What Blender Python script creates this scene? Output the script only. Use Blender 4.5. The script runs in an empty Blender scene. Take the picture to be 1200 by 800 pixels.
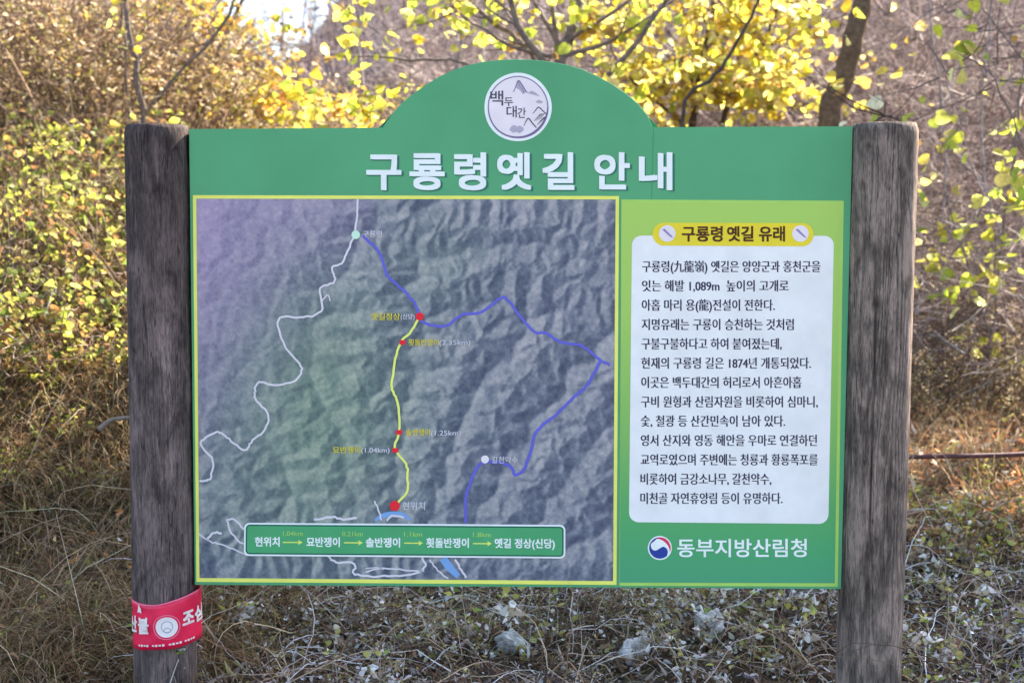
import bpy, math, random
import numpy as np
from mathutils import Vector
S = bpy.context.scene
COL = S.collection
R = math.radians
random.seed(7); RNG = np.random.default_rng(7)

# ------------------------------------------------------------------ camera
CAM = np.array([0.0, -4.5, 1.55]); PITCH = R(4.7); FPX = 1667.0      # photo pixels, 1200 wide
cd = bpy.data.cameras.new('camera'); cam = bpy.data.objects.new('camera', cd); COL.objects.link(cam)
cam.location = CAM; cam.rotation_euler = (R(90) - PITCH, 0, 0)
cd.sensor_width = 36; cd.lens = FPX * 36 / 1200
cd.clip_start = .05; cd.clip_end = 3000
cd.dof.use_dof = True; cd.dof.focus_distance = 4.5; cd.dof.aperture_fstop = 3.3
S.camera = cam
# ------------------------------------------------------------------ light
SUN_EL, SUN_AZ = R(46), R(45)                       # azimuth clockwise from +Y (behind the board, to the right)
SV = Vector((math.cos(SUN_EL)*math.sin(SUN_AZ), math.cos(SUN_EL)*math.cos(SUN_AZ), math.sin(SUN_EL)))
w = bpy.data.worlds.new('World'); S.world = w; w.use_nodes = True
nt = w.node_tree; bg = nt.nodes['Background']; sk = nt.nodes.new('ShaderNodeTexSky')
sk.sky_type = 'NISHITA'; sk.sun_disc = False; sk.sun_elevation = SUN_EL; sk.sun_rotation = SUN_AZ
sk.dust_density = 1.3; sk.air_density = 1.0; sk.ozone_density = 1.0
bg.inputs['Strength'].default_value = .10
nt.links.new(sk.outputs[0], bg.inputs[0])
sl = bpy.data.lights.new('sun', 'SUN'); so = bpy.data.objects.new('sun', sl); COL.objects.link(so)
sl.energy = 5.0; sl.angle = R(.53); sl.color = (1, .92, .78)
so.rotation_euler = SV.to_track_quat('Z', 'Y').to_euler(); so.location = (0, 0, 20)
S.view_settings.view_transform = 'Standard'; S.view_settings.look = 'None'
S.view_settings.exposure = 2.5; S.view_settings.gamma = 1
S.render.engine = 'CYCLES'
S.cycles.max_bounces = 7; S.cycles.diffuse_bounces = 3; S.cycles.glossy_bounces = 2; S.cycles.transmission_bounces = 4
S.cycles.use_denoising = True

# ------------------------------------------------------------------ helpers
cp, sp_ = math.cos(PITCH), math.sin(PITCH)
def ray(px, py):
    a = (np.asarray(px, float) - 600) / FPX; b = (400 - np.asarray(py, float)) / FPX
    return np.stack([a, cp + b*sp_, -sp_ + b*cp], -1)          # x right, y ahead, z up
def at(px, py, Yd):                                            # a point seen in that direction at a distance ahead
    d = ray(px, py); return CAM + d * (np.asarray(Yd, float) / d[..., 1])[..., None]
def lin(c):
    c = np.asarray(c, float) / 255
    return np.where(c <= .04045, c/12.92, ((c+.055)/1.055)**2.4)
WHITE = lin((199, 218, 244))
def ink(r, g, b, k=.8):                                        # print colour under the bluish open shade
    return np.clip(lin((r, g, b)) / WHITE * k, .003, .9)

def hash2(ix, iy, s=0):
    n = np.sin(ix*127.1 + iy*311.7 + s*74.7) * 43758.5453
    return n - np.floor(n)
def vnoise(x, y, s=0):
    x = np.asarray(x, float); y = np.asarray(y, float)
    ix, iy = np.floor(x), np.floor(y); fx, fy = x-ix, y-iy
    fx = fx*fx*(3-2*fx); fy = fy*fy*(3-2*fy)
    a, b = hash2(ix, iy, s), hash2(ix+1, iy, s); c, d = hash2(ix, iy+1, s), hash2(ix+1, iy+1, s)
    return (a*(1-fx)+b*fx)*(1-fy) + (c*(1-fx)+d*fx)*fy
def fbm(x, y, o=4, s=0):
    v = 0; a = .5; t = 0
    for i in range(o):
        v = v + a*vnoise(x*2**i, y*2**i, s+i*3.1); t += a; a *= .5
    return v / t

def sstep(a, b, x):
    t = np.clip((np.asarray(x, float)-a)/(b-a), 0, 1); return t*t*(3-2*t)
KY = [-100, 4.4, 5.3, 6.2, 7.2, 8.5, 10, 12, 18, 30, 60, 120, 200, 500]
KL = [0, 0, .10, .42, .92, 1.50, 1.95, 2.2, 2.5, 3.0, 5.2, 12, 24, 24]
KR = [0, 0, .05, .10, .16, .28, .55, 1.1, 2.7, 5.6, 8, 13, 24, 24]
def ter(x, Y):
    x = np.asarray(x, float); Yd = np.asarray(Y, float) + 4.5
    ang = x / np.maximum(Yd, 3)
    k = sstep(-.30, .02, ang)
    z = np.interp(Yd, KY, KL)*(1-k) + np.interp(Yd, KY, KR)*k
    far = sstep(14, 80, Yd)
    lift = 1 - np.exp(-((ang+.163)/.055)**2)                      # hills stand higher on both sides of the notch
    z = z + far*lift*.10*np.maximum(Yd-10, 0)*(Yd < 220) + far*lift*21*(Yd >= 220)
    near = 1 - sstep(20, 60, Yd)
    z = z + near*((fbm(x*.9, Yd*.9, 3, 5)-.5)*.28*sstep(4.5, 6, Yd) + (fbm(x*3.3, Yd*3.3, 2, 9)-.5)*.15*sstep(4.4, 5, Yd))
    z = z + far*(fbm(x*.03, Yd*.03, 3, 2)-.5)*3.0*sstep(30, 90, Yd)
    return z

class Acc:                                                     # gathers polygons of one mesh
    def __init__(s): s.flat = False; s.v = []; s.l = []; s.n = []; s.c = []; s.k = 0; s.m = []
    def add(s, v, loops, sizes, col, mi=0):
        v = np.asarray(v, float).reshape(-1, 3); loops = np.asarray(loops).ravel(); sizes = np.asarray(sizes).ravel()
        col = np.asarray(col, float)
        if col.ndim == 1: col = np.broadcast_to(col, (len(v), 3))
        s.v.append(v); s.l.append(loops + s.k); s.n.append(sizes); s.c.append(col); s.k += len(v)
        s.m.append(np.full(len(sizes), mi))
    def build(s, name, mats, parent=None, smooth=True):
        v = np.concatenate(s.v); l = np.concatenate(s.l).astype(np.int32); n = np.concatenate(s.n).astype(np.int32); c = np.concatenate(s.c)
        me = bpy.data.meshes.new(name)
        me.vertices.add(len(v)); me.vertices.foreach_set('co', v.astype(np.float32).ravel())
        me.loops.add(len(l)); me.loops.foreach_set('vertex_index', l)
        st = np.zeros(len(n), np.int32); st[1:] = np.cumsum(n)[:-1]
        me.polygons.add(len(n)); me.polygons.foreach_set('loop_start', st); me.polygons.foreach_set('loop_total', n)
        me.polygons.foreach_set('material_index', np.concatenate(s.m).astype(np.int32))
        me.polygons.foreach_set('use_smooth', np.full(len(n), smooth and not s.flat))
        a = me.color_attributes.new('Col', 'FLOAT_COLOR', 'POINT')
        a.data.foreach_set('color', np.concatenate([c, np.ones((len(c), 1))], 1).astype(np.float32).ravel())
        me.update(calc_edges=True); me.validate()
        for m in (mats if isinstance(mats, (list, tuple)) else [mats]): me.materials.append(m)
        o = bpy.data.objects.new(name, me); COL.objects.link(o)
        if parent: o.parent = parent
        return o

def empty(name, loc=(0, 0, 0), rz=0):
    o = bpy.data.objects.new(name, None); COL.objects.link(o); o.location = loc; o.rotation_euler.z = rz
    o.empty_display_size = .1
    return o
def tag(o, label=None, cat=None, group=None, kind=None):
    if label: o['label'] = label
    if cat: o['category'] = cat
    if group: o['group'] = group
    if kind: o['kind'] = kind
    return o
def copy_tree(o, parent=None):
    c = o.copy(); COL.objects.link(c)
    if parent: c.parent = parent
    for ch in list(o.children): copy_tree(ch, c)
    return c

# ---- materials
def mat(name, rough=.85, spec=.3, col=None, attr=False, trans=0, noise=None, bump=None, tr_col=None):
    m = bpy.data.materials.new(name); m.use_nodes = True; t = m.node_tree; b = t.nodes['Principled BSDF']
    b.inputs['Roughness'].default_value = rough; b.inputs['Specular IOR Level'].default_value = spec
    src = None
    if attr:
        a = t.nodes.new('ShaderNodeAttribute'); a.attribute_name = 'Col'; src = a.outputs['Color']
    elif col is not None:
        b.inputs['Base Color'].default_value = (*col, 1)
    if noise:                                                  # (scale, low, high) brightness variation
        n = t.nodes.new('ShaderNodeTexNoise'); n.inputs['Scale'].default_value = noise[0]; n.inputs['Detail'].default_value = 6
        tc = t.nodes.new('ShaderNodeTexCoord'); t.links.new(tc.outputs['Object'], n.inputs['Vector'])
        mr = t.nodes.new('ShaderNodeMapRange'); mr.inputs[1].default_value = .3; mr.inputs[2].default_value = .7
        mr.inputs[3].default_value = noise[1]; mr.inputs[4].default_value = noise[2]
        t.links.new(n.outputs['Fac'], mr.inputs[0])
        mx = t.nodes.new('ShaderNodeMix'); mx.data_type = 'RGBA'; mx.blend_type = 'MULTIPLY'; mx.inputs[0].default_value = 1
        if src: t.links.new(src, mx.inputs[6])
        else: mx.inputs[6].default_value = (*col, 1)
        t.links.new(mr.outputs[0], mx.inputs[7]); src = mx.outputs[2]
    if src: t.links.new(src, b.inputs['Base Color'])
    if bump:
        n2 = t.nodes.new('ShaderNodeTexNoise'); n2.inputs['Scale'].default_value = bump[0]; n2.inputs['Detail'].default_value = 5
        tc2 = t.nodes.new('ShaderNodeTexCoord'); t.links.new(tc2.outputs['Object'], n2.inputs['Vector'])
        bp = t.nodes.new('ShaderNodeBump'); bp.inputs['Strength'].default_value = bump[1]; bp.inputs['Distance'].default_value = bump[2]
        t.links.new(n2.outputs['Fac'], bp.inputs['Height']); t.links.new(bp.outputs[0], b.inputs['Normal'])
    if trans:
        tr = t.nodes.new('ShaderNodeBsdfTranslucent'); ms = t.nodes.new('ShaderNodeMixShader'); ms.inputs[0].default_value = trans
        if src: t.links.new(src, tr.inputs['Color'])
        else: tr.inputs['Color'].default_value = (*col, 1)
        out = t.nodes['Material Output']
        t.links.new(b.outputs[0], ms.inputs[1]); t.links.new(tr.outputs[0], ms.inputs[2]); t.links.new(ms.outputs[0], out.inputs[0])
    return m
M_LEAF = mat('autumn_leaf', .55, .3, attr=True, trans=.64, noise=(55, .72, 1.15))
M_GRASS = mat('dry_grass', .75, .25, attr=True, trans=.3)
M_LITTER = mat('dead_leaf', .8, .2, attr=True, trans=.2)
M_BARK = mat('bark', .9, .15, attr=True, noise=(30, .55, 1.25), bump=(60, .5, .01))
M_TWIG = mat('twig', .85, .2, attr=True)

# ---- geometry makers
def rot_frames(d, roll):                                       # d (N,3) unit, -> side, normal
    up = np.where(np.abs(d[:, 2:3]) > .95, np.array([[1., 0, 0]]), np.array([[0, 0, 1.]]))
    s = np.cross(d, up); s /= np.linalg.norm(s, axis=1, keepdims=True); n = np.cross(s, d)
    c, q = np.cos(roll)[:, None], np.sin(roll)[:, None]
    return s*c + n*q, n*c - s*q
LEAF = {  # half outlines: (along, across)
    'heart': [(-.07, .14), (-.03, .33), (.12, .45), (.33, .48), (.55, .40), (.78, .22)],
    'oval': [(.06, .10), (.2, .20), (.42, .26), (.65, .21), (.85, .10)],
    'lance': [(.2, .09), (.5, .12), (.8, .07)],
}
def leaves(acc, base, d, size, col, shape='heart', fold=.35, droop=.15, roll=None, mi=0):
    N = len(base); h = LEAF[shape]; K = len(h)
    roll = RNG.uniform(0, 2*np.pi, N) if roll is None else roll
    s, n = rot_frames(d, roll); size = np.broadcast_to(np.asarray(size, float), (N,))
    f = fold*RNG.uniform(.2, 1.4, N); dr = droop*RNG.uniform(-.5, 1.6, N)
    prof = [(0, 0, 1)] + [(a, w_, 1) for a, w_ in h] + [(1, 0, 1)] + [(a, w_, -1) for a, w_ in h[::-1]]
    V = np.empty((N, len(prof), 3))
    for i, (a, w_, sg) in enumerate(prof):
        off = d*a + s*(w_*sg) + n*(np.abs(w_)*f - dr*a*a)[:, None]
        V[:, i] = base + off*size[:, None]
    P = len(prof); k = np.arange(N)[:, None]*P
    f1 = k + np.array([0] + list(range(1, K+1)) + [K+1]); f2 = k + np.array([0, K+1] + list(range(K+2, P)))
    lp = np.concatenate([f1, f2], 1)
    c = np.repeat(np.asarray(col, float), P, axis=0) if np.ndim(col) == 2 else np.asarray(col)
    acc.add(V, lp, np.tile([K+2, K+2], N), c, mi)
def tube(acc, pts, rad, sides, col, mi=0, cap=False):
    pts = np.asarray(pts, float); K = len(pts); rad = np.broadcast_to(np.asarray(rad, float), (K,))
    t = np.gradient(pts, axis=0); t /= np.maximum(np.linalg.norm(t, axis=1, keepdims=True), 1e-9)
    ref = np.array([.3, .9, .1]) if abs(t[0] @ np.array([.3, .9, .1])) < .9 else np.array([1., 0, 0])
    s = np.cross(t, ref); s /= np.linalg.norm(s, axis=1, keepdims=True); n = np.cross(t, s)
    a = np.arange(sides)*2*np.pi/sides
    V = pts[:, None] + rad[:, None, None]*(s[:, None]*np.cos(a)[None, :, None] + n[:, None]*np.sin(a)[None, :, None])
    i = np.arange(K-1)[:, None]*sides; j = np.arange(sides)[None]; j2 = (j+1) % sides
    q = np.stack([i+j, i+j2, i+sides+j2, i+sides+j], -1).reshape(-1, 4)
    acc.add(V, q, np.full(len(q), 4), col, mi)
    if cap:
        acc.add(V[-1], np.arange(sides), [sides], col if np.ndim(col) == 1 else col[-sides:], mi)
def twigs(acc, base, d, length, rad, col, segs=3, wig=.15, droop=0.):   # many thin 3-sided twigs at once
    N = len(base); length = np.broadcast_to(np.asarray(length, float), (N,)); rad = np.broadcast_to(np.asarray(rad, float), (N,))
    s, n = rot_frames(d, RNG.uniform(0, 6.28, N))
    P = np.empty((N, segs+1, 3)); p = base.copy(); dd = d.copy(); P[:, 0] = p
    for i in range(segs):
        dd = dd + RNG.normal(0, wig, (N, 3)); dd[:, 2] -= droop*(i+1)/segs; dd /= np.linalg.norm(dd, axis=1, keepdims=True)
        p = p + dd*(length/segs)[:, None]; P[:, i+1] = p
    tap = 1 - np.linspace(0, .75, segs+1)
    a = np.arange(3)*2*np.pi/3
    V = P[:, :, None] + (rad[:, None]*tap[None])[:, :, None, None]*(s[:, None, None]*np.cos(a)[None, None, :, None] + n[:, None, None]*np.sin(a)[None, None, :, None])
    K = segs+1; k = np.arange(N)[:, None, None]*K*3; i = np.arange(segs)[None, :, None]*3; j = np.arange(3)[None, None]; j2 = (j+1) % 3
    q = np.stack([k+i+j, k+i+j2, k+i+3+j2, k+i+3+j], -1).reshape(-1, 4)
    c = np.repeat(np.asarray(col, float), K*3, axis=0) if np.ndim(col) == 2 else np.asarray(col)
    acc.add(V, q, np.full(len(q), 4), c)
    return P
def blades(acc, base, ang, height, width, lean, col0, col1, segs=4, curl=1.):
    N = len(base); hx = np.stack([np.cos(ang), np.sin(ang), np.zeros(N)], 1)
    ta = ang + RNG.uniform(-1.2, 1.2, N) + np.pi/2; sx = np.stack([np.cos(ta), np.sin(ta), np.zeros(N)], 1)
    V = np.empty((N, segs+1, 2, 3)); C = np.empty((N, segs+1, 2, 3)); p = base.copy(); th = lean*.35
    for i in range(segs+1):
        f = i/segs; wd = width*(1-.85*f**1.5)
        V[:, i, 0] = p - sx*wd[:, None]/2; V[:, i, 1] = p + sx*wd[:, None]/2
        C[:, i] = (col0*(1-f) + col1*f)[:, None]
        p = p + (hx*np.sin(th)[:, None] + np.array([0, 0, 1.])*np.cos(th)[:, None])*(height/segs)[:, None]
        th = th + lean*curl*(.9/segs)*(1+f)
    k = np.arange(N)[:, None]*(segs+1)*2; i = np.arange(segs)[None]*2
    q = np.stack([k+i, k+i+1, k+i+3, k+i+2], -1).reshape(-1, 4)
    acc.add(V, q, np.full(len(q), 4), C.reshape(-1, 3))
def rdir(N, zmin=-1., zmax=1.):
    z = RNG.uniform(zmin, zmax, N); a = RNG.uniform(0, 2*np.pi, N); r = np.sqrt(np.maximum(1-z*z, 0))
    return np.stack([r*np.cos(a), r*np.sin(a), z], 1)
def pick(cols, N, jit=.18, p=None):
    c = np.asarray(cols, float)[RNG.choice(len(cols), N, p=p)]
    return np.clip(c*RNG.uniform(1-jit, 1+jit, (N, 1))*RNG.uniform(.95, 1.05, (N, 3)), .004, .9)
def spray(N, ymin, ymax, a0, a1):                               # ground points spread evenly over the view's wedge
    Yd = RNG.uniform(ymin, ymax, N); x = Yd*RNG.uniform(a0, a1, N)
    return x, Yd-4.5
def on(x, Y, dz=0): return np.stack([x, Y, ter(x, Y)+dz], 1)

# ================================================================== THE GROUND
def build_ground():
    u = np.linspace(-1, 1, 241); xs = 260*np.sinh(u*5.2)/np.sinh(5.2)
    ys = np.concatenate([np.linspace(-60, -2, 16), np.linspace(-1.6, 10, 110), 10 + 460*(np.linspace(0, 1, 90)[1:])**2.3])
    X, Y = np.meshgrid(xs, ys); Z = ter(X, Y)
    V = np.stack([X, Y, Z], -1).reshape(-1, 3); n = len(xs)
    i = np.arange(len(ys)-1)[:, None]*n; j = np.arange(n-1)[None]
    q = np.stack([i+j, i+j+1, i+n+j+1, i+n+j], -1).reshape(-1, 4)
    Yd = (Y+4.5).ravel(); x = X.ravel()
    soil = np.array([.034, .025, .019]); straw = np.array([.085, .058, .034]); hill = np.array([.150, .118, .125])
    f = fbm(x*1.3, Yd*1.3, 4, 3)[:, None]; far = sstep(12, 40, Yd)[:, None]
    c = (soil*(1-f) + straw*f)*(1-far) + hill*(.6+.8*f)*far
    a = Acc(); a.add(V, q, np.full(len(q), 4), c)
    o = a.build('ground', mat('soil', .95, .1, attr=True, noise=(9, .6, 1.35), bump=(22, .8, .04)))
    o['kind'] = 'structure'
build_ground()

# ================================================================== THE SIGN
YAW = R(-1.9); CY, SY = math.cos(YAW), math.sin(YAW)
sign = empty('information_sign', (0, 0, 0), YAW)
tag(sign, 'large green trail information board with satellite map held between two thick wooden posts', 'sign')
NRM = np.array([SY, -CY, 0.0])                                  # towards the camera
def P(px, py, d=0.):                                            # point of the board plane (local), d metres proud of it
    D = ray(px, py); t = -(CAM @ NRM) / (D @ NRM); W = CAM + D*t[..., None]
    lx = W[..., 0]*CY + W[..., 1]*SY
    return np.stack([lx, np.broadcast_to(-np.asarray(d, float), lx.shape), W[..., 2]], -1)
BF = .030                                                       # board front face
MATS = {}
def pmat(name, col, rough=.5, spec=.12):
    if name not in MATS: MATS[name] = mat(name, rough, spec, col=tuple(col), noise=(14, .94, 1.05))
    return MATS[name]
MATS['green_paint'] = mat('green_paint', .5, .12, col=tuple(ink(80, 156, 122)), noise=(3.5, .90, 1.07)); M_GREEN = MATS['green_paint']; M_DGREEN = pmat('dark_green_paint', ink(40, 105, 84))
M_WHITE = pmat('white_print', ink(226, 223, 243)); M_YEL = pmat('yellow_print', ink(228, 224, 118)); M_LIME = pmat('lime_print', ink(150, 200, 108))
M_NAVY = pmat('dark_text_print', ink(48, 52, 84)); M_LET = pmat('white_lettering', ink(228, 234, 248))
M_SHD = pmat('grey_green_print', ink(52, 112, 104)); M_GOLD = pmat('gold_print', ink(232, 203, 62)); M_BRN = pmat('brown_print', ink(74, 48, 34))
M_ROAD = pmat('road_print', ink(198, 204, 230)); M_RIDGE = pmat('blue_print', ink(92, 98, 208)); M_TRAIL = pmat('trail_print', ink(232, 232, 128))
M_RED = pmat('red_print', ink(222, 44, 62)); M_LEG = pmat('legend_green_print', ink(72, 158, 116)); M_LEGD = pmat('legend_edge_print', ink(28, 92, 82))
M_MYEL = pmat('map_yellow_print', ink(200, 198, 74)); M_MWHT = pmat('map_white_print', ink(186, 196, 224)); M_LYEL = pmat('legend_yellow_print', ink(150, 200, 110))
M_AROW = pmat('arrow_print', ink(196, 222, 120)); M_WATER = pmat('water_print', ink(112, 158, 226)); M_PALE = pmat('pale_print', ink(186, 190, 220))
M_INK = pmat('ink_print', ink(72, 76, 100)); M_INKL = pmat('wash_print', ink(160, 164, 196)); M_RING = pmat('ring_print', ink(112, 104, 150))
M_BLUE = pmat('emblem_blue_print', ink(44, 66, 158)); M_CRIM = pmat('emblem_red_print', ink(196, 60, 96)); M_LAV = pmat('lavender_print', ink(214, 214, 238))
M_PURP = pmat('badge_print', ink(140, 130, 190))

def poly(acc, pts, d, mi=0):                                    # flat print from a pixel outline
    acc.flat = True; p = np.asarray(pts, float); acc.add(P(p[:, 0], p[:, 1], d), np.arange(len(p))[::-1], [len(p)], np.ones(3), mi)
def rrect(tl, tr, br, bl, r, n=6):
    q = [np.array(v, float) for v in (tl, tr, br, bl)]; out = []
    for i in range(4):
        c = q[i]; a = q[i-1]; b = q[(i+1) % 4]
        ua = (a-c)/np.linalg.norm(a-c); ub = (b-c)/np.linalg.norm(b-c); o = c + (ua+ub)*r
        for k in range(n+1):
            t = k/n*math.pi/2; out.append(o - ub*r*math.cos(t) - ua*r*math.sin(t))
    return np.array(out)
def disc(cx, cy, rx, ry=None, n=40, a0=0, wob=0):
    a = np.arange(n)*2*np.pi/n; ry = ry or rx
    k = 1 + wob*(np.sin(3*a+1)+.6*np.sin(5*a+2))
    return np.stack([cx + rx*k*np.cos(a), cy + ry*k*np.sin(a)], 1)
def smooth(pts, n=5, wob=0):
    p = np.asarray(pts, float); k = len(p); t = np.arange(k); tt = np.linspace(0, k-1, (k-1)*n+1)
    e = np.vstack([2*p[0]-p[1], p, 2*p[-1]-p[-2]]); i = np.minimum(tt.astype(int), k-2); f = (tt-i)[:, None]
    a, b, c, d = e[i], e[i+1], e[i+2], e[i+3]
    r = .5*((2*b) + (c-a)*f + (2*a-5*b+4*c-d)*f**2 + (3*b-a-3*c+d)*f**3)
    if wob: r = r + RNG.normal(0, wob, r.shape)
    return r
def stroke(acc, pts, wd, d, n=5, wob=0., mi=0, sm=True):       # printed line
    p = smooth(pts, n, wob) if sm else np.asarray(pts, float)
    t = np.gradient(p, axis=0); t /= np.maximum(np.linalg.norm(t, axis=1, keepdims=True), 1e-6); s = np.stack([-t[:, 1], t[:, 0]], 1)
    wv = np.broadcast_to(np.asarray(wd, float), (len(p),))[:, None] if np.ndim(wd) == 0 else np.interp(np.linspace(0, 1, len(p)), np.linspace(0, 1, len(wd)), wd)[:, None]
    acc.flat = True; V = np.empty((len(p), 2, 2)); V[:, 0] = p - s*wv/2; V[:, 1] = p + s*wv/2; V = V.reshape(-1, 2)
    i = np.arange(len(p)-1)*2; q = np.stack([i, i+1, i+3, i+2], 1)
    acc.add(P(V[:, 0], V[:, 1], d), q, np.full(len(q), 4), np.ones(3), mi)
def glyphs(body, offset=0.):
    c = bpy.data.curves.new('lettering', 'FONT'); c.body = body; c.size = 1; c.offset = offset; c.resolution_u = 4
    ob = bpy.data.objects.new('lettering', c); COL.objects.link(ob)
    m = bpy.data.meshes.new_from_object(ob.evaluated_get(bpy.context.evaluated_depsgraph_get()))
    v = np.empty(len(m.vertices)*3); m.vertices.foreach_get('co', v)
    l = np.empty(len(m.loops), int); m.loops.foreach_get('vertex_index', l)
    n = np.empty(len(m.polygons), int); m.polygons.foreach_get('loop_total', n)
    bpy.data.objects.remove(ob); bpy.data.curves.remove(c); bpy.data.meshes.remove(m)
    return v.reshape(-1, 3)[:, :2], l, n
def text(acc, body, x0, x1, base, em, d, offset=.0, slope=0., mi=0, fn=None, bold=0):
    acc.flat = True; v, l, n = glyphs(body, offset); lo, hi = v[:, 0].min(), v[:, 0].max()
    px = x0 + (v[:, 0]-lo)/(hi-lo)*(x1-x0); py = base - v[:, 1]*em + slope*(px-x0)
    for k, (ax, ay) in enumerate(((0, 0),) if not bold else ((-.5, -.5), (.5, -.4), (-.5, .4), (.5, .5))):
        bx, by = (bold, bold) if np.ndim(bold) == 0 else bold
        if k > 1 and by == 0: break
        pts = fn(px+ax*bx, py+ay*by, k*.00016) if fn else P(px+ax*bx, py+ay*by, d+k*.00016)
        acc.add(pts, l, n, np.ones(3), mi)

def board():
    # main slab with front sheet outline including the arch
    arch = [(450, 150.5), (455, 143), (462, 133), (472, 122), (485, 111), (500, 100.5), (516, 91), (533, 83), (550, 77.5), (567, 74), (587, 71.7), (607, 71),
            (628, 71.8), (650, 74.5), (667, 78), (683, 83), (700, 90.5), (717, 100), (733, 110.5), (747, 122.5), (758, 136), (764, 150)]
    out = [(224.5, 152)] + [(330, 151.3)] + arch + [(880, 149.3), (997, 149), (983.5, 687), (610, 684.5), (231, 682)]
    p = np.array(out, float); a = Acc(); n = len(p)
    F = P(p[:, 0], p[:, 1], BF); B = P(p[:, 0], p[:, 1], -.03)
    # slightly rounded front rim
    c = F.mean(0); inn = F + 0; ctr = np.array([c[0], 0, c[2]]); dirv = ctr-F; dirv[:, 1] = 0; dirv /= np.linalg.norm(dirv, axis=1, keepdims=True)
    Fi = F + dirv*.0006; Fb = F.copy(); Fb[:, 1] += .0006
    a.add(Fi, np.arange(n)[::-1], [n], np.ones(3))
    for U, W_ in ((Fi, Fb), (Fb, B)):
        V = np.concatenate([U, W_]); i = np.arange(n); j = (i+1) % n
        a.add(V, np.stack([i, j, n+j, n+i], 1), np.full(n, 4), np.ones(3))
    a.add(B, np.arange(n), [n], np.ones(3))
    b = a.build('board', M_GREEN, sign, smooth=False)
    # rear plate of the arch, wider at its feet
    a = Acc(); th = np.linspace(0, np.pi, 60); cx, cy, r = 607.5, 288, 216
    x = np.linspace(438, 777, 60); y = cy - np.sqrt(r*r-(x-cx)**2)+.6
    pp = np.concatenate([np.stack([x, np.minimum(y, 152)], 1), [[777, 156], [438, 156]]]); m = len(pp)
    F = P(pp[:, 0], pp[:, 1], -.0315); B = P(pp[:, 0], pp[:, 1], -.046)
    a.add(F, np.arange(m)[::-1], [m], np.ones(3)); a.add(B, np.arange(m), [m], np.ones(3))
    V = np.concatenate([F, B]); i = np.arange(m); j = (i+1) % m; a.add(V, np.stack([i, j, m+j, m+i], 1), np.full(m, 4), np.ones(3))
    a.build('arch_backing', M_DGREEN, sign, smooth=False)
    # sheet joint
    a = Acc(); poly(a, [(764.6, 151), (765.6, 151), (763.2, 234), (762.2, 234)], BF+.0004); a.build('sheet_joint', pmat('joint', ink(66, 142, 108)), sign)
    # title
    for word in ((('구', 430.7, 471.7), ('룡', 481, 522), ('령', 533, 570.5), ('옛', 583, 623), ('길', 635.5, 673)), (('안', 696, 737.5), ('내', 748, 787))):
        a = Acc()
        for ch, x0, x1 in word:
            text(a, ch, x0+2.2, x1+1.4, 218.4+1.5, 46, BF+.0004, mi=1, bold=2.6); text(a, ch, x0+1.3, x1-1.3, 218.4, 46, BF+.0014, mi=0, bold=2.6)
        a.build('title_lettering', [M_LET, M_SHD], sign)
board()

def emblem():
    z = BF+.0006; X = lambda u: 560+np.asarray(u, float)/8.889; Yv = lambda v: 80+np.asarray(v, float)/8.889
    a = Acc(); poly(a, disc(607.2, 126.6, 39.2, 39.8, 64, wob=.006), z); e = a.build('emblem_disc', M_LET, sign)
    a = Acc(); poly(a, disc(607.2, 126.6, 35.6, 36.2, 64, wob=.006), z+.0004, 0)
    a.build('emblem_field', M_LAV, e)
    a = Acc(); t = np.linspace(0, 2*np.pi, 90); k = 1+.006*(np.sin(3*t+1)+.6*np.sin(5*t+2))
    wv = 1.1 + 1.9*np.exp(-((t-.9)/.75)**2) + .5*np.exp(-((t-2.2)/.7)**2)
    stroke(a, np.stack([607.2+34.6*k*np.cos(t), 126.6+35.4*k*np.sin(t)], 1), wv, z+.0009, sm=False); a.build('emblem_ring', M_RING, e)
    a = Acc(); S2 = lambda pts, wd, mi, d=.0008: stroke(a, [(X(u), Yv(v)) for u, v in pts], wd, z+d, mi=mi)
    poly(a, [(X(u), Yv(v)) for u, v in [(360, 270), (395, 200), (425, 140), (455, 175), (480, 220), (530, 270), (500, 262), (470, 280), (440, 240), (400, 215)]], z+.0007, 1)
    poly(a, [(X(u), Yv(v)) for u, v in [(520, 270), (560, 245), (600, 262), (650, 305), (590, 290)]], z+.0007, 1)
    poly(a, [(X(u), Yv(v)) for u, v in [(330, 650), (350, 615), (380, 598), (410, 615), (440, 605), (475, 625), (480, 655), (440, 685), (400, 670), (370, 680)]], z+.0007, 1)
    poly(a, [(X(u), Yv(v)) for u, v in [(600, 355), (640, 340), (680, 358), (660, 378), (620, 372)]], z+.0007, 1)
    S2([(378, 255), (400, 195), (425, 140), (460, 180), (500, 245), (520, 262)], [.6, 1.1, 1.2, .8], 2, .0011)
    S2([(425, 150), (440, 200), (470, 235), (485, 275)], .5, 2, .0011)
    S2([(480, 612), (505, 560), (530, 530), (570, 580), (612, 627)], [.5, 1.2, 1.4, 1.2], 0, .0011)
    S2([(575, 480), (605, 445), (635, 415), (680, 455), (722, 492)], [.5, 1.1, 1.2, 1.], 0, .0011)
    for k in range(4):
        S2([(590+k*22, 560-k*8), (625+k*18, 515-k*6), (655+k*14, 480)], .55, 0, .0011)
        S2([(620+k*22, 600-k*18), (650+k*16, 560-k*12), (690+k*6, 520-k*3)], .5, 0, .0014)
    a.build('emblem_drawing', [M_INK, M_INKL, M_RING], e)
    a = Acc()
    for ch, x0, x1, y0, y1 in (('백', 135, 268, 240, 400), ('두', 278, 372, 308, 405), ('대', 302, 408, 398, 522), ('간', 418, 502, 418, 530)):
        text(a, ch, X(x0), X(x1), Yv(y1-.10*(y1-y0)), (y1-y0)/8.889*1.05, z+.0012, .008)
    a.build('emblem_lettering', M_INK, e)
emblem()

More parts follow.
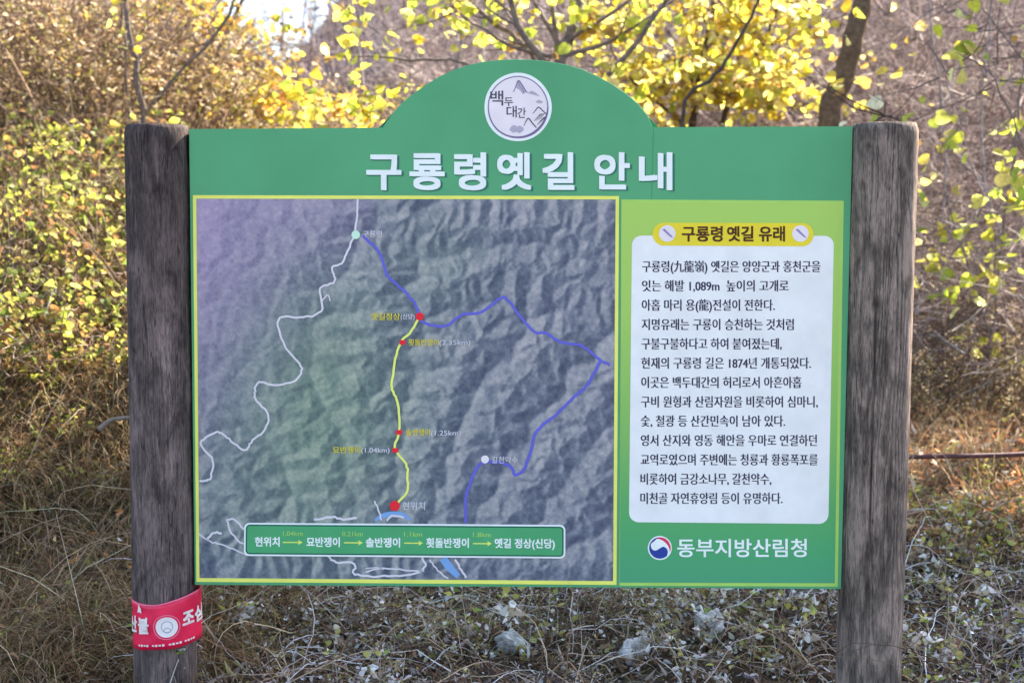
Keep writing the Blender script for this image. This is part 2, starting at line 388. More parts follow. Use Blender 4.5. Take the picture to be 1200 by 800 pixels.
# ---------------------------------------------------------------- the map
def polydist(px, py, pl):
    best = np.full(px.shape, 1e9); arc = np.zeros(px.shape); side = np.zeros(px.shape); L = 0
    for (ax, ay), (bx, by) in zip(pl[:-1], pl[1:]):
        dx, dy = bx-ax, by-ay; l = math.hypot(dx, dy)
        t = np.clip(((px-ax)*dx+(py-ay)*dy)/l**2, 0, 1); d = np.hypot(px-ax-t*dx, py-ay-t*dy)
        m = d < best; best = np.where(m, d, best); arc = np.where(m, L+t*l, arc); side = np.where(m, np.sign((px-ax)*dy-(py-ay)*dx), side); L += l
    return best, arc, side
ROAD = [(421, 233.5), (420, 255), (418, 273), (410, 292), (402, 308), (391, 313), (394, 329), (377, 338), (379, 364), (353.5, 371), (332, 371), (329, 385), (338, 408),
        (355, 428), (349, 444), (325, 450), (306, 446), (301, 457), (303, 468), (316, 482), (313, 501), (297, 516.5), (289, 525), (271, 513), (258, 504), (241, 513), (239, 520), (252, 537), (250, 556), (244, 561), (236.5, 561)]
RIDGE1 = [(427, 276), (445.5, 295), (455.6, 322), (478.6, 343.5), (490, 360), (494, 375), (523, 381), (542, 368), (565, 365), (586.5, 349), (596.5, 352), (614, 375), (627, 388), (640, 389.6), (657, 400), (683, 405), (703, 421), (714, 426)]
RIDGE2 = [(703, 422), (689, 448), (673, 463), (651, 485), (629, 502.5), (623, 524), (614, 548), (604, 554), (600, 546), (592, 541), (577, 539), (564, 541), (553, 560), (546.5, 581), (546.5, 609)]
TRAIL = [(492, 371), (483, 388), (473, 398), (465.6, 414), (461, 443), (461, 455), (467.5, 471), (469, 504), (464, 524), (477, 541), (478.5, 558), (478.5, 573), (466, 588)]
def erode(nx, ny, valleys, it=26):
    import heapq
    yy, xx = np.mgrid[0:ny, 0:nx]; h = (fbm(xx/30, yy/30, 4, 77)*14 + fbm(xx/5, yy/5, 3, 79)*3); fixed = np.zeros((ny, nx), bool)
    for pl in valleys:
        L = 0
        for (ax, ay), (bx, by) in zip(pl[:-1], pl[1:]):
            n = int(math.hypot(bx-ax, by-ay)*2)+1
            for k in range(n):
                x = int(round(ax+(bx-ax)*k/n + 2.2*math.sin((L+k)*.21) + 1.2*math.sin((L+k)*.53))); y = int(round(ay+(by-ay)*k/n + 1.6*math.sin((L+k)*.27+1)))
                if 0 <= x < nx and 0 <= y < ny: fixed[y, x] = True; h[y, x] = 0
            L += n
    N = nx*ny; fx = fixed.ravel(); off = [(-1, -1, 1.414), (0, -1, 1.), (1, -1, 1.414), (-1, 0, 1.), (1, 0, 1.), (-1, 1, 1.414), (0, 1, 1.), (1, 1, 1.414)]
    nb = []
    for y in range(ny):
        for x in range(nx): nb.append([((y+b)*nx+x+a, d) for a, b, d in off if 0 <= x+a < nx and 0 <= y+b < ny])
    h = h.ravel()+5; h[fx] = 0
    for step in range(it):
        hl = h.tolist(); done = [False]*N; rec = [-1]*N; dist = [1.]*N; order = []; heap = [(0., int(i)) for i in np.flatnonzero(fx)]; heapq.heapify(heap)
        for _, i in heap: done[i] = True
        while heap:
            z, i = heapq.heappop(heap); order.append(i)
            for j, d in nb[i]:
                if not done[j]:
                    done[j] = True; rec[j] = i; dist[j] = d
                    if hl[j] <= z: hl[j] = z+1e-3
                    heapq.heappush(heap, (hl[j], j))
        for i in order:                                          # steepest way down
            if rec[i] < 0: continue
            b = (hl[i]-hl[rec[i]])/dist[i]
            for j, d in nb[i]:
                g = (hl[i]-hl[j])/d
                if g > b: b = g; rec[i] = j; dist[i] = d
        A = [1.]*N
        for i in sorted(order, key=lambda q: -hl[q]):
            if rec[i] >= 0: A[rec[i]] += A[i]
        for i in sorted(order, key=lambda q: hl[q]):
            r_ = rec[i]
            if r_ >= 0:
                F = .16*A[i]**.5/dist[i]; z = (hl[i]+.55 + F*hl[r_])/(1+F); hl[i] = min(z, hl[r_]+1.25*dist[i])
        h = np.array(hl)
    return h.reshape(ny, nx)
def map_panel():
    nx, ny = 410, 372
    TL, TR, BR, BL = map(np.array, ((233., 233.), (721., 234.), (718., 677.5), (236.6, 674.)))
    U, V = np.meshgrid(np.linspace(0, 1, nx), np.linspace(0, 1, ny))
    G = (TL*(1-U[..., None]) + TR*U[..., None])*(1-V[..., None]) + (BL*(1-U[..., None]) + BR*U[..., None])*V[..., None]
    px, py = G[..., 0], G[..., 1]
    wx = px + (fbm(px/40, py/40, 3, 11)-.5)*46; wy = py + (fbm(px/40, py/40, 3, 17)-.5)*46
    VAL = [[(470, 230), (500, 262), (560, 272), (640, 262), (725, 300)], [(515, 330), (580, 312), (660, 318), (725, 345)],
           [(452, 318), (447, 370), (432, 420), (418, 470), (424, 530), (440, 600)], [(560, 400), (530, 450), (505, 520), (490, 600)],
           [(650, 400), (600, 455), (560, 515), (520, 610)], [(722, 430), (680, 500), (640, 545), (600, 600), (560, 675)],
           [(722, 520), (680, 590), (640, 640), (610, 680)], [(230, 300), (300, 330), (360, 300), (400, 240)], [(235, 400), (300, 400), (330, 450), (380, 520), (400, 610)],
           [(235, 600), (300, 640), (430, 610), (530, 660), (722, 660)], [(235, 480), (270, 560), (300, 620)]]
    gx_, gy_ = 190, 172; hh = erode(gx_, gy_, [[((x-233)/488*(gx_-1), (y-233)/443*(gy_-1)) for x, y in pl] for pl in VAL])
    qx = px + (fbm(px/24, py/24, 3, 91)-.5)*17; qy = py + (fbm(px/24, py/24, 3, 97)-.5)*17
    fx = (qx-233)/488*(gx_-1.001); fy = (qy-233)/443.5*(gy_-1.001); fx = np.clip(fx, 0, gx_-1.01); fy = np.clip(fy, 0, gy_-1.01); ix, iy = fx.astype(int), fy.astype(int); fx -= ix; fy -= iy
    h = (hh[iy, ix]*(1-fx)+hh[iy, ix+1]*fx)*(1-fy) + (hh[iy+1, ix]*(1-fx)+hh[iy+1, ix+1]*fx)*fy
    h = h*.85 + fbm(px/6, py/6, 3, 23)*.6
    ker = np.array([.25, .5, .25])
    for ax_ in (0, 1): h = np.apply_along_axis(lambda r_: np.convolve(np.pad(r_, 1, 'edge'), ker, 'valid'), ax_, h)
    gy, gx = np.gradient(h); sh = -(gx*.80 + gy*.45)*1.7
    rough = 1 - .66*np.clip((450-px)/160, 0, 1)*np.clip((560-py)/200+.3, 0, 1)
    sh = sh/np.sqrt(1+.6*sh*sh)*rough
    fine = (vnoise(px/1.9, py/1.9, 41)-.5)*.24 + (fbm(px/5, py/5, 2, 43)-.5)*.3
    v = np.clip(.53 + .46*sh + fine*.9, 0, 1)[..., None]
    wp = np.clip(1.15 - ((px-235)/230 + (py-235)/290), 0, 1)**.8 * np.clip((px < 440)*1., 0, 1)
    wp = np.clip(wp + .25*(fbm(px/60, py/60, 3, 51)-.5), 0, 1)[..., None]
    wg = (np.exp(-((px-385)/105)**2-((py-480)/150)**2)*.85 + .25*np.exp(-((px-300)/90)**2-((py-600)/80)**2) + .25*np.exp(-((px-520)/50)**2-((py-300)/60)**2))[..., None]; wg = np.clip(wg, 0, 1)
    dark = np.array([62, 72, 100.]); mid = np.array([106, 118, 142.]); lite = np.array([160, 167, 184.])
    pd_, pm, pl_ = np.array([98, 92, 142.]), np.array([142, 136, 180.]), np.array([172, 166, 204.])
    gd, gm, gl = np.array([68, 92, 98.]), np.array([108, 136, 130.]), np.array([154, 175, 162.])
    def ramp(a, b, c): return np.where(v < .5, a+(b-a)*v*2, b+(c-b)*(v*2-1))
    c = ramp(dark, mid, lite)*(1-wp) + ramp(pd_, pm, pl_)*wp; c = c*(1-wg) + ramp(gd, gm, gl)*wg
    col = np.clip(lin(c)/WHITE*.8, .01, .9)
    a = Acc(); PV = P(px, py, BF+.0012).reshape(-1, 3)
    i = np.arange(ny-1)[:, None]*nx; j = np.arange(nx-1)[None]; q = np.stack([i+j, i+nx+j, i+nx+j+1, i+j+1], -1).reshape(-1, 4)
    a.add(PV, q, np.full(len(q), 4), col.reshape(-1, 3))
    mp = a.build('map_panel', mat('map_print', .5, .12, attr=True), sign)
    a = Acc(); oi = [TL, TR, BR, BL]; oo = [np.array(t, float) for t in ((229, 229), (725, 230), (722, 682), (233, 678.5))]
    for k in range(4):
        k2 = (k+1) % 4; poly(a, [oo[k], oo[k2], oi[k2], oi[k]], BF+.0018)
    a.build('map_border', M_YEL, mp)
    a = Acc(); z = BF+.0020; stroke(a, ROAD, 2.3, z, 6, .5); stroke(a, [(379, 352), (386, 345), (389, 352)], 1.4, z+.0002)
    for pl, wd in (([(236, 622), (246, 630), (258, 634), (275, 640), (292, 648)], 1.6), ([(246, 630), (252, 622), (262, 622)], 2.6), ([(268, 607), (272, 618), (283, 632), (290, 634)], 2.), ([(268, 607), (278, 606), (288, 618)], 2.2),
                   ([(386, 649), (396, 656), (412, 656), (418, 661), (416, 669), (428, 672), (452, 672), (470, 671), (488, 669), (500, 660), (496, 651)], 2.4), ([(430, 667), (450, 663), (476, 665), (498, 666)], 1.8),
                   ([(504, 652), (508, 658), (516, 667), (526, 675)], 1.6), ([(534, 652), (540, 662), (548, 674)], 2.4), ([(440, 584), (446, 598), (448, 606)], 1.8), ([(370, 606), (390, 603), (404, 606), (420, 604)], 2.6), ([(455, 607), (462, 601), (475, 604)], 2.4),
                   ([(430, 664), (440, 662), (452, 664)], 1.2)):
        stroke(a, pl, wd, z+.0001, 4, .5)
    a.build('map_road', M_ROAD, mp)
    a = Acc(); stroke(a, [(520, 651), (528, 662), (538, 672)], [9, 9, 6], z-.0003); a.build('map_river', M_WATER, mp); a = Acc(); stroke(a, [(441, 607), (452, 601), (470, 600), (482, 606)], [3, 6, 6, 3], z-.0003); a.build('map_river', M_WATER, mp)
    a = Acc(); stroke(a, RIDGE1, 3.2, z+.0005, 5, .4); stroke(a, RIDGE2, 3.5, z+.0004, 5, .4); a.build('map_ridge_line', M_RIDGE, mp)
    a = Acc(); stroke(a, TRAIL, 2.7, z+.0009, 5, .4); a.build('map_trail', M_TRAIL, mp)
    for x, y, r, n in ((493, 370, 4.7, 24), (464, 590, 5.9, 24), (473, 400, 4.4, 4), (469, 504.5, 4.4, 4), (464.5, 525.5, 4.4, 4)):
        a = Acc()
        p = disc(x, y, r, n=n) if n > 4 else np.array([(x-3.3, y-2.8), (x+3.5, y-2.6), (x+3.2, y+2.8), (x-3.4, y+2.6)])
        poly(a, p, z+.0014); a.build('map_marker', M_RED, mp)
    a = Acc(); poly(a, disc(569, 536, 4.6), z+.0012); a.build('map_badge', M_LAV, mp)
    a = Acc(); poly(a, disc(418.6, 275, 5), z+.0008); a.build('map_badge', pmat('pale_teal_print', ink(176, 222, 216)), mp)
    a = Acc(); zt = z+.0018
    for body, x0, x1, cy, em, mi in (('구룡령', 427, 449, 274, 8, 1), ('옛길정상', 437, 470, 370, 9, 0), ('(신당)', 471, 487, 370, 7, 1), ('횟돌반쟁이', 480, 515, 400, 8.5, 0), ('(2.35km)', 516, 552, 400, 8, 1),
                                     ('솔반쟁이', 477, 505, 504.5, 8.5, 0), ('(1.25km)', 506, 541, 505, 8, 1), ('묘반쟁이', 392, 424, 525, 8.5, 0), ('(1.04km)', 425, 458, 525, 8, 1), ('현위치', 473, 499, 590, 10.5, 1), ('갈천약수', 577, 607, 536.5, 8.5, 1)):
        a = Acc(); text(a, body, x0, x1, cy+em*.37, em, zt, bold=(.3, .1)); a.build('map_lettering', [M_MYEL, M_MWHT][mi], mp)
    # legend strip
    z = BF+.0046; a = Acc(); k = [(289, 609.5), (662.5, 612), (662.5, 651), (288.5, 648)]
    poly(a, rrect(*k, 6), z); lg = a.build('legend_strip', M_LET, sign)
    ins = lambda q, e: [(q[0][0]+e, q[0][1]+e), (q[1][0]-e, q[1][1]+e), (q[2][0]-e, q[2][1]-e), (q[3][0]+e, q[3][1]-e)]
    a = Acc(); poly(a, rrect(*ins(k, 2.), 4.6), z+.0004); a.build('legend_edge', M_LEGD, lg)
    a = Acc(); poly(a, rrect(*ins(k, 3.6), 3), z+.0008); a.build('legend_field', M_LEG, lg)
    a = Acc(); sl_ = 2.2/350
    for body, x0, x1 in (('현위치', 301.7, 330), ('묘반쟁이', 361.7, 400), ('솔반쟁이', 430.7, 470), ('횟돌반쟁이', 501, 550), ('옛길 정상(신당)', 580.5, 650)):
        a = Acc(); text(a, body, x0, x1, 635.9+(x0-302)*sl_, 12, z+.0012, 0, sl_, bold=(.7, .5)); a.build('legend_lettering', M_LET, lg)
    for body, x0, x1 in (('1.04km', 334, 357), ('0.21km', 403, 427), ('1.1km', 475, 496), ('1.8km', 555, 576)):
        a = Acc(); text(a, body, x0, x1, 624.3+(x0-302)*sl_, 7.6, z+.0012, .004, sl_); a.build('legend_distance', M_LYEL, lg)
    for x0, x1 in ((334, 357), (405, 427), (475, 497), (555, 577)):
        y = 632+(x0-302)*sl_; a = Acc()
        poly(a, [(x0, y-.7), (x1-5, y-.6), (x1-5, y-2.8), (x1, y), (x1-5, y+3), (x1-5, y+.8), (x0, y+.7)], z+.0012); a.build('legend_arrow', M_AROW, lg)
map_panel()

def text_panel():
    z = BF+.0008; a = Acc(); poly(a, [(727.5, 234), (986.5, 235.5), (979.5, 684), (725.5, 683)], z); tp = a.build('text_panel', M_LIME, sign)
    n = 40; a = Acc(); t = np.linspace(0, 1, n)
    L = np.array([727.8, 237])*(1-t[:, None]) + np.array([726, 679.3])*t[:, None]; Rr = np.array([982.5, 238.5])*(1-t[:, None]) + np.array([976, 680])*t[:, None]
    stops = np.array([ink(153, 197, 106), ink(146, 194, 106), ink(118, 178, 104), ink(84, 162, 108), ink(72, 157, 116), ink(72, 152, 124)]); st = [0, .3, .6, .8, .92, 1]
    c = np.stack([np.interp(t, st, stops[:, k]) for k in range(3)], 1)
    V = np.stack([L, Rr], 1).reshape(-1, 2); i = np.arange(n-1)*2
    a.add(P(V[:, 0], V[:, 1], z+.0005), np.stack([i, i+2, i+3, i+1], 1), np.full(n-1, 4), np.repeat(c, 2, 0)); a.build('panel_gradient', mat('gradient_print', .5, .12, attr=True), tp)
    a = Acc(); poly(a, rrect((740, 276), (975, 276.3), (968.5, 611), (736.5, 609), 11), z+.001); wp = a.build('white_field', M_WHITE, tp)
    a = Acc(); poly(a, rrect((764, 261), (951.5, 261.5), (951, 288.5), (764, 287.5), 13), z+.0016); a.build('heading_plaque', M_GOLD, tp)
    for x in (781, 936):
        a = Acc(); poly(a, disc(x, 273.6, 9.6), z+.002); poly(a, [(x-6, 269), (x-3, 268), (x+5, 276), (x+7, 279), (x+3, 277)], z+.0024, 1)
        a.build('heading_badge', [M_LAV, M_PURP], tp)
    a = Acc()
    for body, x0, x1 in (('구룡령', 798.5, 845), ('옛길', 851, 881), ('유래', 888, 917.5)): text(a, body, x0, x1, 281, 19, z+.0022, bold=.9)
    a.build('heading_lettering', M_BRN, tp)
    lines = [('구룡령(九龍嶺) 옛길은 양양군과 홍천군을', 959), ('잇는 해발 1,089m  높이의 고개로', 922), ('아홉 마리 용(龍)전설이 전한다.', 906), ('지명유래는 구룡이 승천하는 것처럼', 928),
             ('구불구불하다고 하여 붙여졌는데,', 914), ('현재의 구룡령 길은 1874년 개통되었다.', 948), ('이곳은 백두대간의 허리로서 아흔아홉', 937), ('구비 원형과 산림자원을 비롯하여 심마니,', 956),
             ('숯, 철광 등 산간민속이 남아 있다.', 918), ('영서 산지와 영동 해안을 우마로 연결하던', 955), ('교역로였으며 주변에는 청룡과 황룡폭포를', 956), ('비롯하여 금강소나무, 갈천약수,', 902), ('미천골 자연휴양림 등이 유명하다.', 915)]
    for k, (body, x1) in enumerate(lines):
        a = Acc(); text(a, body, 752-k*.17, x1, 312+k*22.45+5.3, 14.6, z+.0015, bold=(.65, 0)); a.build('text_line', M_NAVY, tp)
    # agency mark
    cx, cy = 772.4, 639
    a = Acc(); poly(a, disc(cx, cy, 14), z+.001, 0); mk = a.build('agency_emblem', M_LET, tp)
    a = Acc(); poly(a, disc(cx, cy, 12.4), z+.0014, 0)
    # white comma, red arc
    t = np.linspace(R(-150), R(35), 30); outer = np.stack([cx+12.6*np.cos(t), cy+12.6*np.sin(t)], 1)
    h1 = np.linspace(R(35), R(175), 16); s1 = np.stack([cx+5.8+4.6*np.cos(h1+.2), cy+1.5+3.5*np.sin(h1)*.5], 1)
    up = [(cx-10.4, cy-6.3), (cx-10.2, cy-1), (cx-7.6, cy+2.4), (cx-3.6, cy+2.6), (cx+.2, cy+.2), (cx+4, cy-1.6), (cx+8, cy+.6), (cx+9.4, cy+4.6), (cx+8.4, cy+9), (cx+10.3, cy+7.2)]
    up = np.concatenate([smooth(up, 4)[::-1], outer]); poly(a, up, z+.0018, 1)
    t = np.linspace(R(-125), R(25), 26); f = np.sin(np.linspace(0, np.pi, 26))
    poly(a, np.concatenate([np.stack([cx+12.6*np.cos(t), cy+12.6*np.sin(t)], 1), np.stack([cx+(12.6-3.6*f)*np.cos(t), cy+(12.6-3.6*f)*np.sin(t)], 1)[::-1]]), z+.0022, 2)
    t = np.linspace(R(-165), R(-95), 18); f = np.sin(np.linspace(0, np.pi, 18))
    poly(a, np.concatenate([np.stack([cx+12.5*np.cos(t), cy+12.5*np.sin(t)], 1), np.stack([cx+(12.5-2*f)*np.cos(t), cy+(12.5-2*f)*np.sin(t)], 1)[::-1]]), z+.0026, 0)
    a.build('emblem_swirl', [M_BLUE, M_LET, M_CRIM], mk)
    a = Acc(); text(a, '동부지방산림청', 793, 943, 647.6, 23, z+.001, bold=(.8, .6)); a.build('agency_lettering', M_LET, tp)
text_panel()

# ---------------------------------------------------------------- posts
def wood(name, seed, base=(.090, .074, .070), warp=.5, streak=1.0):
    m = bpy.data.materials.new(name); m.use_nodes = True; t = m.node_tree; b = t.nodes['Principled BSDF']
    b.inputs['Roughness'].default_value = .88; b.inputs['Specular IOR Level'].default_value = .12
    N = t.nodes.new; Lk = t.links.new
    tc = N('ShaderNodeTexCoord'); mp = N('ShaderNodeMapping'); mp.inputs['Location'].default_value = (seed*1.7, seed*.9, seed*2.3)
    mp.inputs['Scale'].default_value = (1, 1, .13); Lk(tc.outputs['Object'], mp.inputs[0])
    m2 = N('ShaderNodeMapping'); m2.inputs['Location'].default_value = (seed, 0, seed*3.1); m2.inputs['Scale'].default_value = (1, 1, .45); Lk(tc.outputs['Object'], m2.inputs[0])
    big = N('ShaderNodeTexNoise'); big.inputs['Scale'].default_value = 13; big.inputs['Detail'].default_value = 4; big.inputs['Distortion'].default_value = .8; Lk(m2.outputs[0], big.inputs[0])
    fine = N('ShaderNodeTexNoise'); fine.inputs['Scale'].default_value = 260; fine.inputs['Detail'].default_value = 6; fine.inputs['Roughness'].default_value = .7; Lk(mp.outputs[0], fine.inputs[0])
    wv = N('ShaderNodeTexWave'); wv.bands_direction = 'X'; wv.inputs['Scale'].default_value = 17; wv.inputs['Distortion'].default_value = 9*warp; wv.inputs['Detail'].default_value = 3; wv.inputs['Detail Scale'].default_value = .9
    m3 = N('ShaderNodeMapping'); m3.inputs['Location'].default_value = (seed, 0, seed*.37); m3.inputs['Scale'].default_value = (1, .6, .16); Lk(tc.outputs['Object'], m3.inputs[0]); Lk(m3.outputs[0], wv.inputs[0])
    def rng(src, a, b_, c, d):
        r = N('ShaderNodeMapRange'); r.inputs[1].default_value = a; r.inputs[2].default_value = b_; r.inputs[3].default_value = c; r.inputs[4].default_value = d; Lk(src, r.inputs[0]); return r.outputs[0]
    def mul(a, b_):
        r = N('ShaderNodeMath'); r.operation = 'MULTIPLY'; Lk(a, r.inputs[0]); Lk(b_, r.inputs[1]); return r.outputs[0]
    def math1(op, a, v):
        r = N('ShaderNodeMath'); r.operation = op; Lk(a, r.inputs[0]); r.inputs[1].default_value = v; return r.outputs[0]
    m4 = N('ShaderNodeMapping'); m4.inputs['Location'].default_value = (seed*2.1, seed, seed*.5); m4.inputs['Scale'].default_value = (1, 1, .10 if warp > 1 else .05); Lk(tc.outputs['Object'], m4.inputs[0])
    gn = N('ShaderNodeTexNoise'); gn.inputs['Scale'].default_value = 10 if warp > 1 else 16; gn.inputs['Detail'].default_value = 2; gn.inputs['Distortion'].default_value = .35; Lk(m4.outputs[0], gn.inputs[0])
    ring = math1('SINE', math1('MULTIPLY', gn.outputs[0], 80 if warp > 1 else 55), 0)
    grain = rng(ring, -1, 1, 1-.42*streak, 1+.16*streak)
    cn = N('ShaderNodeTexNoise'); cn.inputs['Scale'].default_value = 42; cn.inputs['Detail'].default_value = 3; m5 = N('ShaderNodeMapping'); m5.inputs['Location'].default_value = (seed, seed*3, 1); m5.inputs['Scale'].default_value = (1, 1, .035)
    Lk(tc.outputs['Object'], m5.inputs[0]); Lk(m5.outputs[0], cn.inputs[0])
    chk = rng(math1('ABSOLUTE', math1('SUBTRACT', cn.outputs[0], .52), 0), 0, .011, .30, 1.0)
    f = mul(mul(mul(rng(big.outputs[0], .34, .66, .62, 1.5), rng(fine.outputs[0], .34, .66, .58, 1.45)), grain), chk)
    cr = N('ShaderNodeValToRGB'); e = cr.color_ramp.elements
    e[0].position = .25; e[0].color = (base[0]*.3, base[1]*.3, base[2]*.32, 1); e[1].position = 1; e[1].color = (base[0]*2.0, base[1]*1.92, base[2]*1.95, 1)
    x = cr.color_ramp.elements.new(.6); x.color = (*base, 1); sc = N('ShaderNodeMath'); sc.operation = 'MULTIPLY'; sc.inputs[1].default_value = .62; Lk(f, sc.inputs[0]); Lk(sc.outputs[0], cr.inputs[0])
    at_ = N('ShaderNodeAttribute'); at_.attribute_name = 'Col'; mx = N('ShaderNodeMix'); mx.data_type = 'RGBA'; mx.blend_type = 'MULTIPLY'; mx.inputs[0].default_value = 1
    Lk(cr.outputs[0], mx.inputs[6]); Lk(at_.outputs['Color'], mx.inputs[7]); Lk(mx.outputs[2], b.inputs['Base Color'])
    bp = N('ShaderNodeBump'); bp.inputs['Strength'].default_value = .55; bp.inputs['Distance'].default_value = .006; Lk(f, bp.inputs['Height']); Lk(bp.outputs[0], b.inputs['Normal'])
    return m
def post(top, bot, rpx, m, seed, crack=None, knots=(), scars=(), view=0., stain=0.):
    """top/bot: pixel centre of the post's axis; crack: (angle, py0, py1)"""
    tp_ = P(np.array(top[0]), np.array(top[1])); bt = P(np.array(bot[0]), np.array(bot[1])); ax = (bt-tp_)/np.linalg.norm(bt-tp_)
    bt = bt + ax*.35; n, s = 150, 120; f = np.linspace(0, 1, n); C = tp_[None]*(1-f[:, None]) + bt[None]*f[:, None]
    rad = np.interp(f, [0, .5, 1], [rpx[0], (rpx[0]+rpx[1])/2, rpx[1]])
    th = np.linspace(0, 2*np.pi, s, endpoint=False); T, F = np.meshgrid(th, f)
    Zc = C[:, 2][:, None]+0*T
    k = 1 + (fbm(np.cos(T)*2+seed+Zc*1.3, np.sin(T)*2+Zc*1.3, 3, seed)-.5)*.065 + (vnoise(np.cos(T)*5+5+Zc*.8, np.sin(T)*5+Zc*1.6, seed+2)-.5)*.012
    colr = 1 - stain*(1-sstep(.0, .42, F+(fbm(np.cos(T)*3, np.sin(T)*3+Zc*2, 3, seed+20)-.5)*.3))
    g = vnoise(np.cos(T)*17+9, np.sin(T)*17+Zc*.8+5, seed+6); gr = sstep(.86, .97, g)*sstep(.35, .6, vnoise(T*1.5, Zc*3, seed+8)); k -= gr*.014; colr *= 1-.5*gr
    if crack is not None:
        a0, y0, y1, wd = crack; dz = (vnoise(Zc*6, Zc*0+3, 3)-.5)*.05
        cz = sstep(y0, y0+.06, F)*(1-sstep(y1-.06, y1, F)); d = np.abs(((T-a0-view-dz+np.pi) % (2*np.pi))-np.pi); m_ = np.exp(-(d/wd)**2)*cz; k -= m_*.09; colr *= 1-.85*m_
    for (a0, fz, r_, depth, dark_) in tuple(knots)+tuple(scars):
        da = ((T-a0-view+np.pi) % (2*np.pi))-np.pi; L_ = (f[-1]-f[0])*np.linalg.norm(bt-tp_); dd = np.hypot(da*.1/r_[0], (F-fz)*L_/r_[1]); m_ = np.exp(-dd**4 if dark_ > 1 else -dd**2); k -= depth*m_; colr *= 1+(dark_-1)*m_
    rr = rad[:, None]*k
    top_round = np.clip((f-0)/.012, 0, 1)[:, None]; rr = rr*(.93+.07*np.sqrt(top_round))
    V = C[:, None] + rr[..., None]*np.stack([np.sin(T), -np.cos(T), 0*T], -1)          # angle 0 faces the camera, + to the right
    a = Acc(); i = np.arange(n-1)[:, None]*s; j = np.arange(s)[None]; j2 = (j+1) % s
    q = np.stack([i+j, i+s+j, i+s+j2, i+j2], -1).reshape(-1, 4)
    V = V.reshape(-1, 3); cl = np.repeat(colr.reshape(-1, 1), 3, 1)
    V = np.vstack([V, C[0]+np.array([[0, 0, .004]])]); cl = np.vstack([cl, [[1, 1, 1]]])
    cap = np.stack([np.arange(s), (np.arange(s)+1) % s, np.full(s, len(V)-1)], 1)
    a.add(V, np.concatenate([q.ravel(), cap.ravel()]), np.concatenate([np.full(len(q), 4), np.full(s, 3)]), cl)
    return a.build('post', m, sign), tp_, bt
PXM = 4.49/FPX
LP, lt, lb = post((184.3, 147), (194, 800), (37.2*PXM, 37.6*PXM), view=.25, stain=.42, m=wood('weathered_post_wood', 3, (.132, .096, .085), .9, .40), seed=3,
                  knots=((.62, .035, (.012, .012), .03, .3), (-.9, .33, (.01, .015), .02, .5)), scars=((.12, .33, (.022, .16), .045, 1.5), (.30, .47, (.02, .13), .04, 1.45), (.0, .05, (.006, .08), .02, 1.7)))
RP, rt, rb = post((1036.5, 145), (1017.5, 800), (38.4*PXM, 37.6*PXM), view=-.22, m=wood('grained_post_wood', 8, (.192, .145, .116), 1.3, .75), seed=11,
                  crack=(-.12, .16, .78, .022), knots=((-.45, .035, (.009, .012), .03, .25), (-.62, .09, (.009, .012), .03, .25), (.52, .068, (.008, .01), .03, .3), (-.1, .26, (.012, .018), .04, .3), (.4, .93, (.014, .02), .03, .35)))

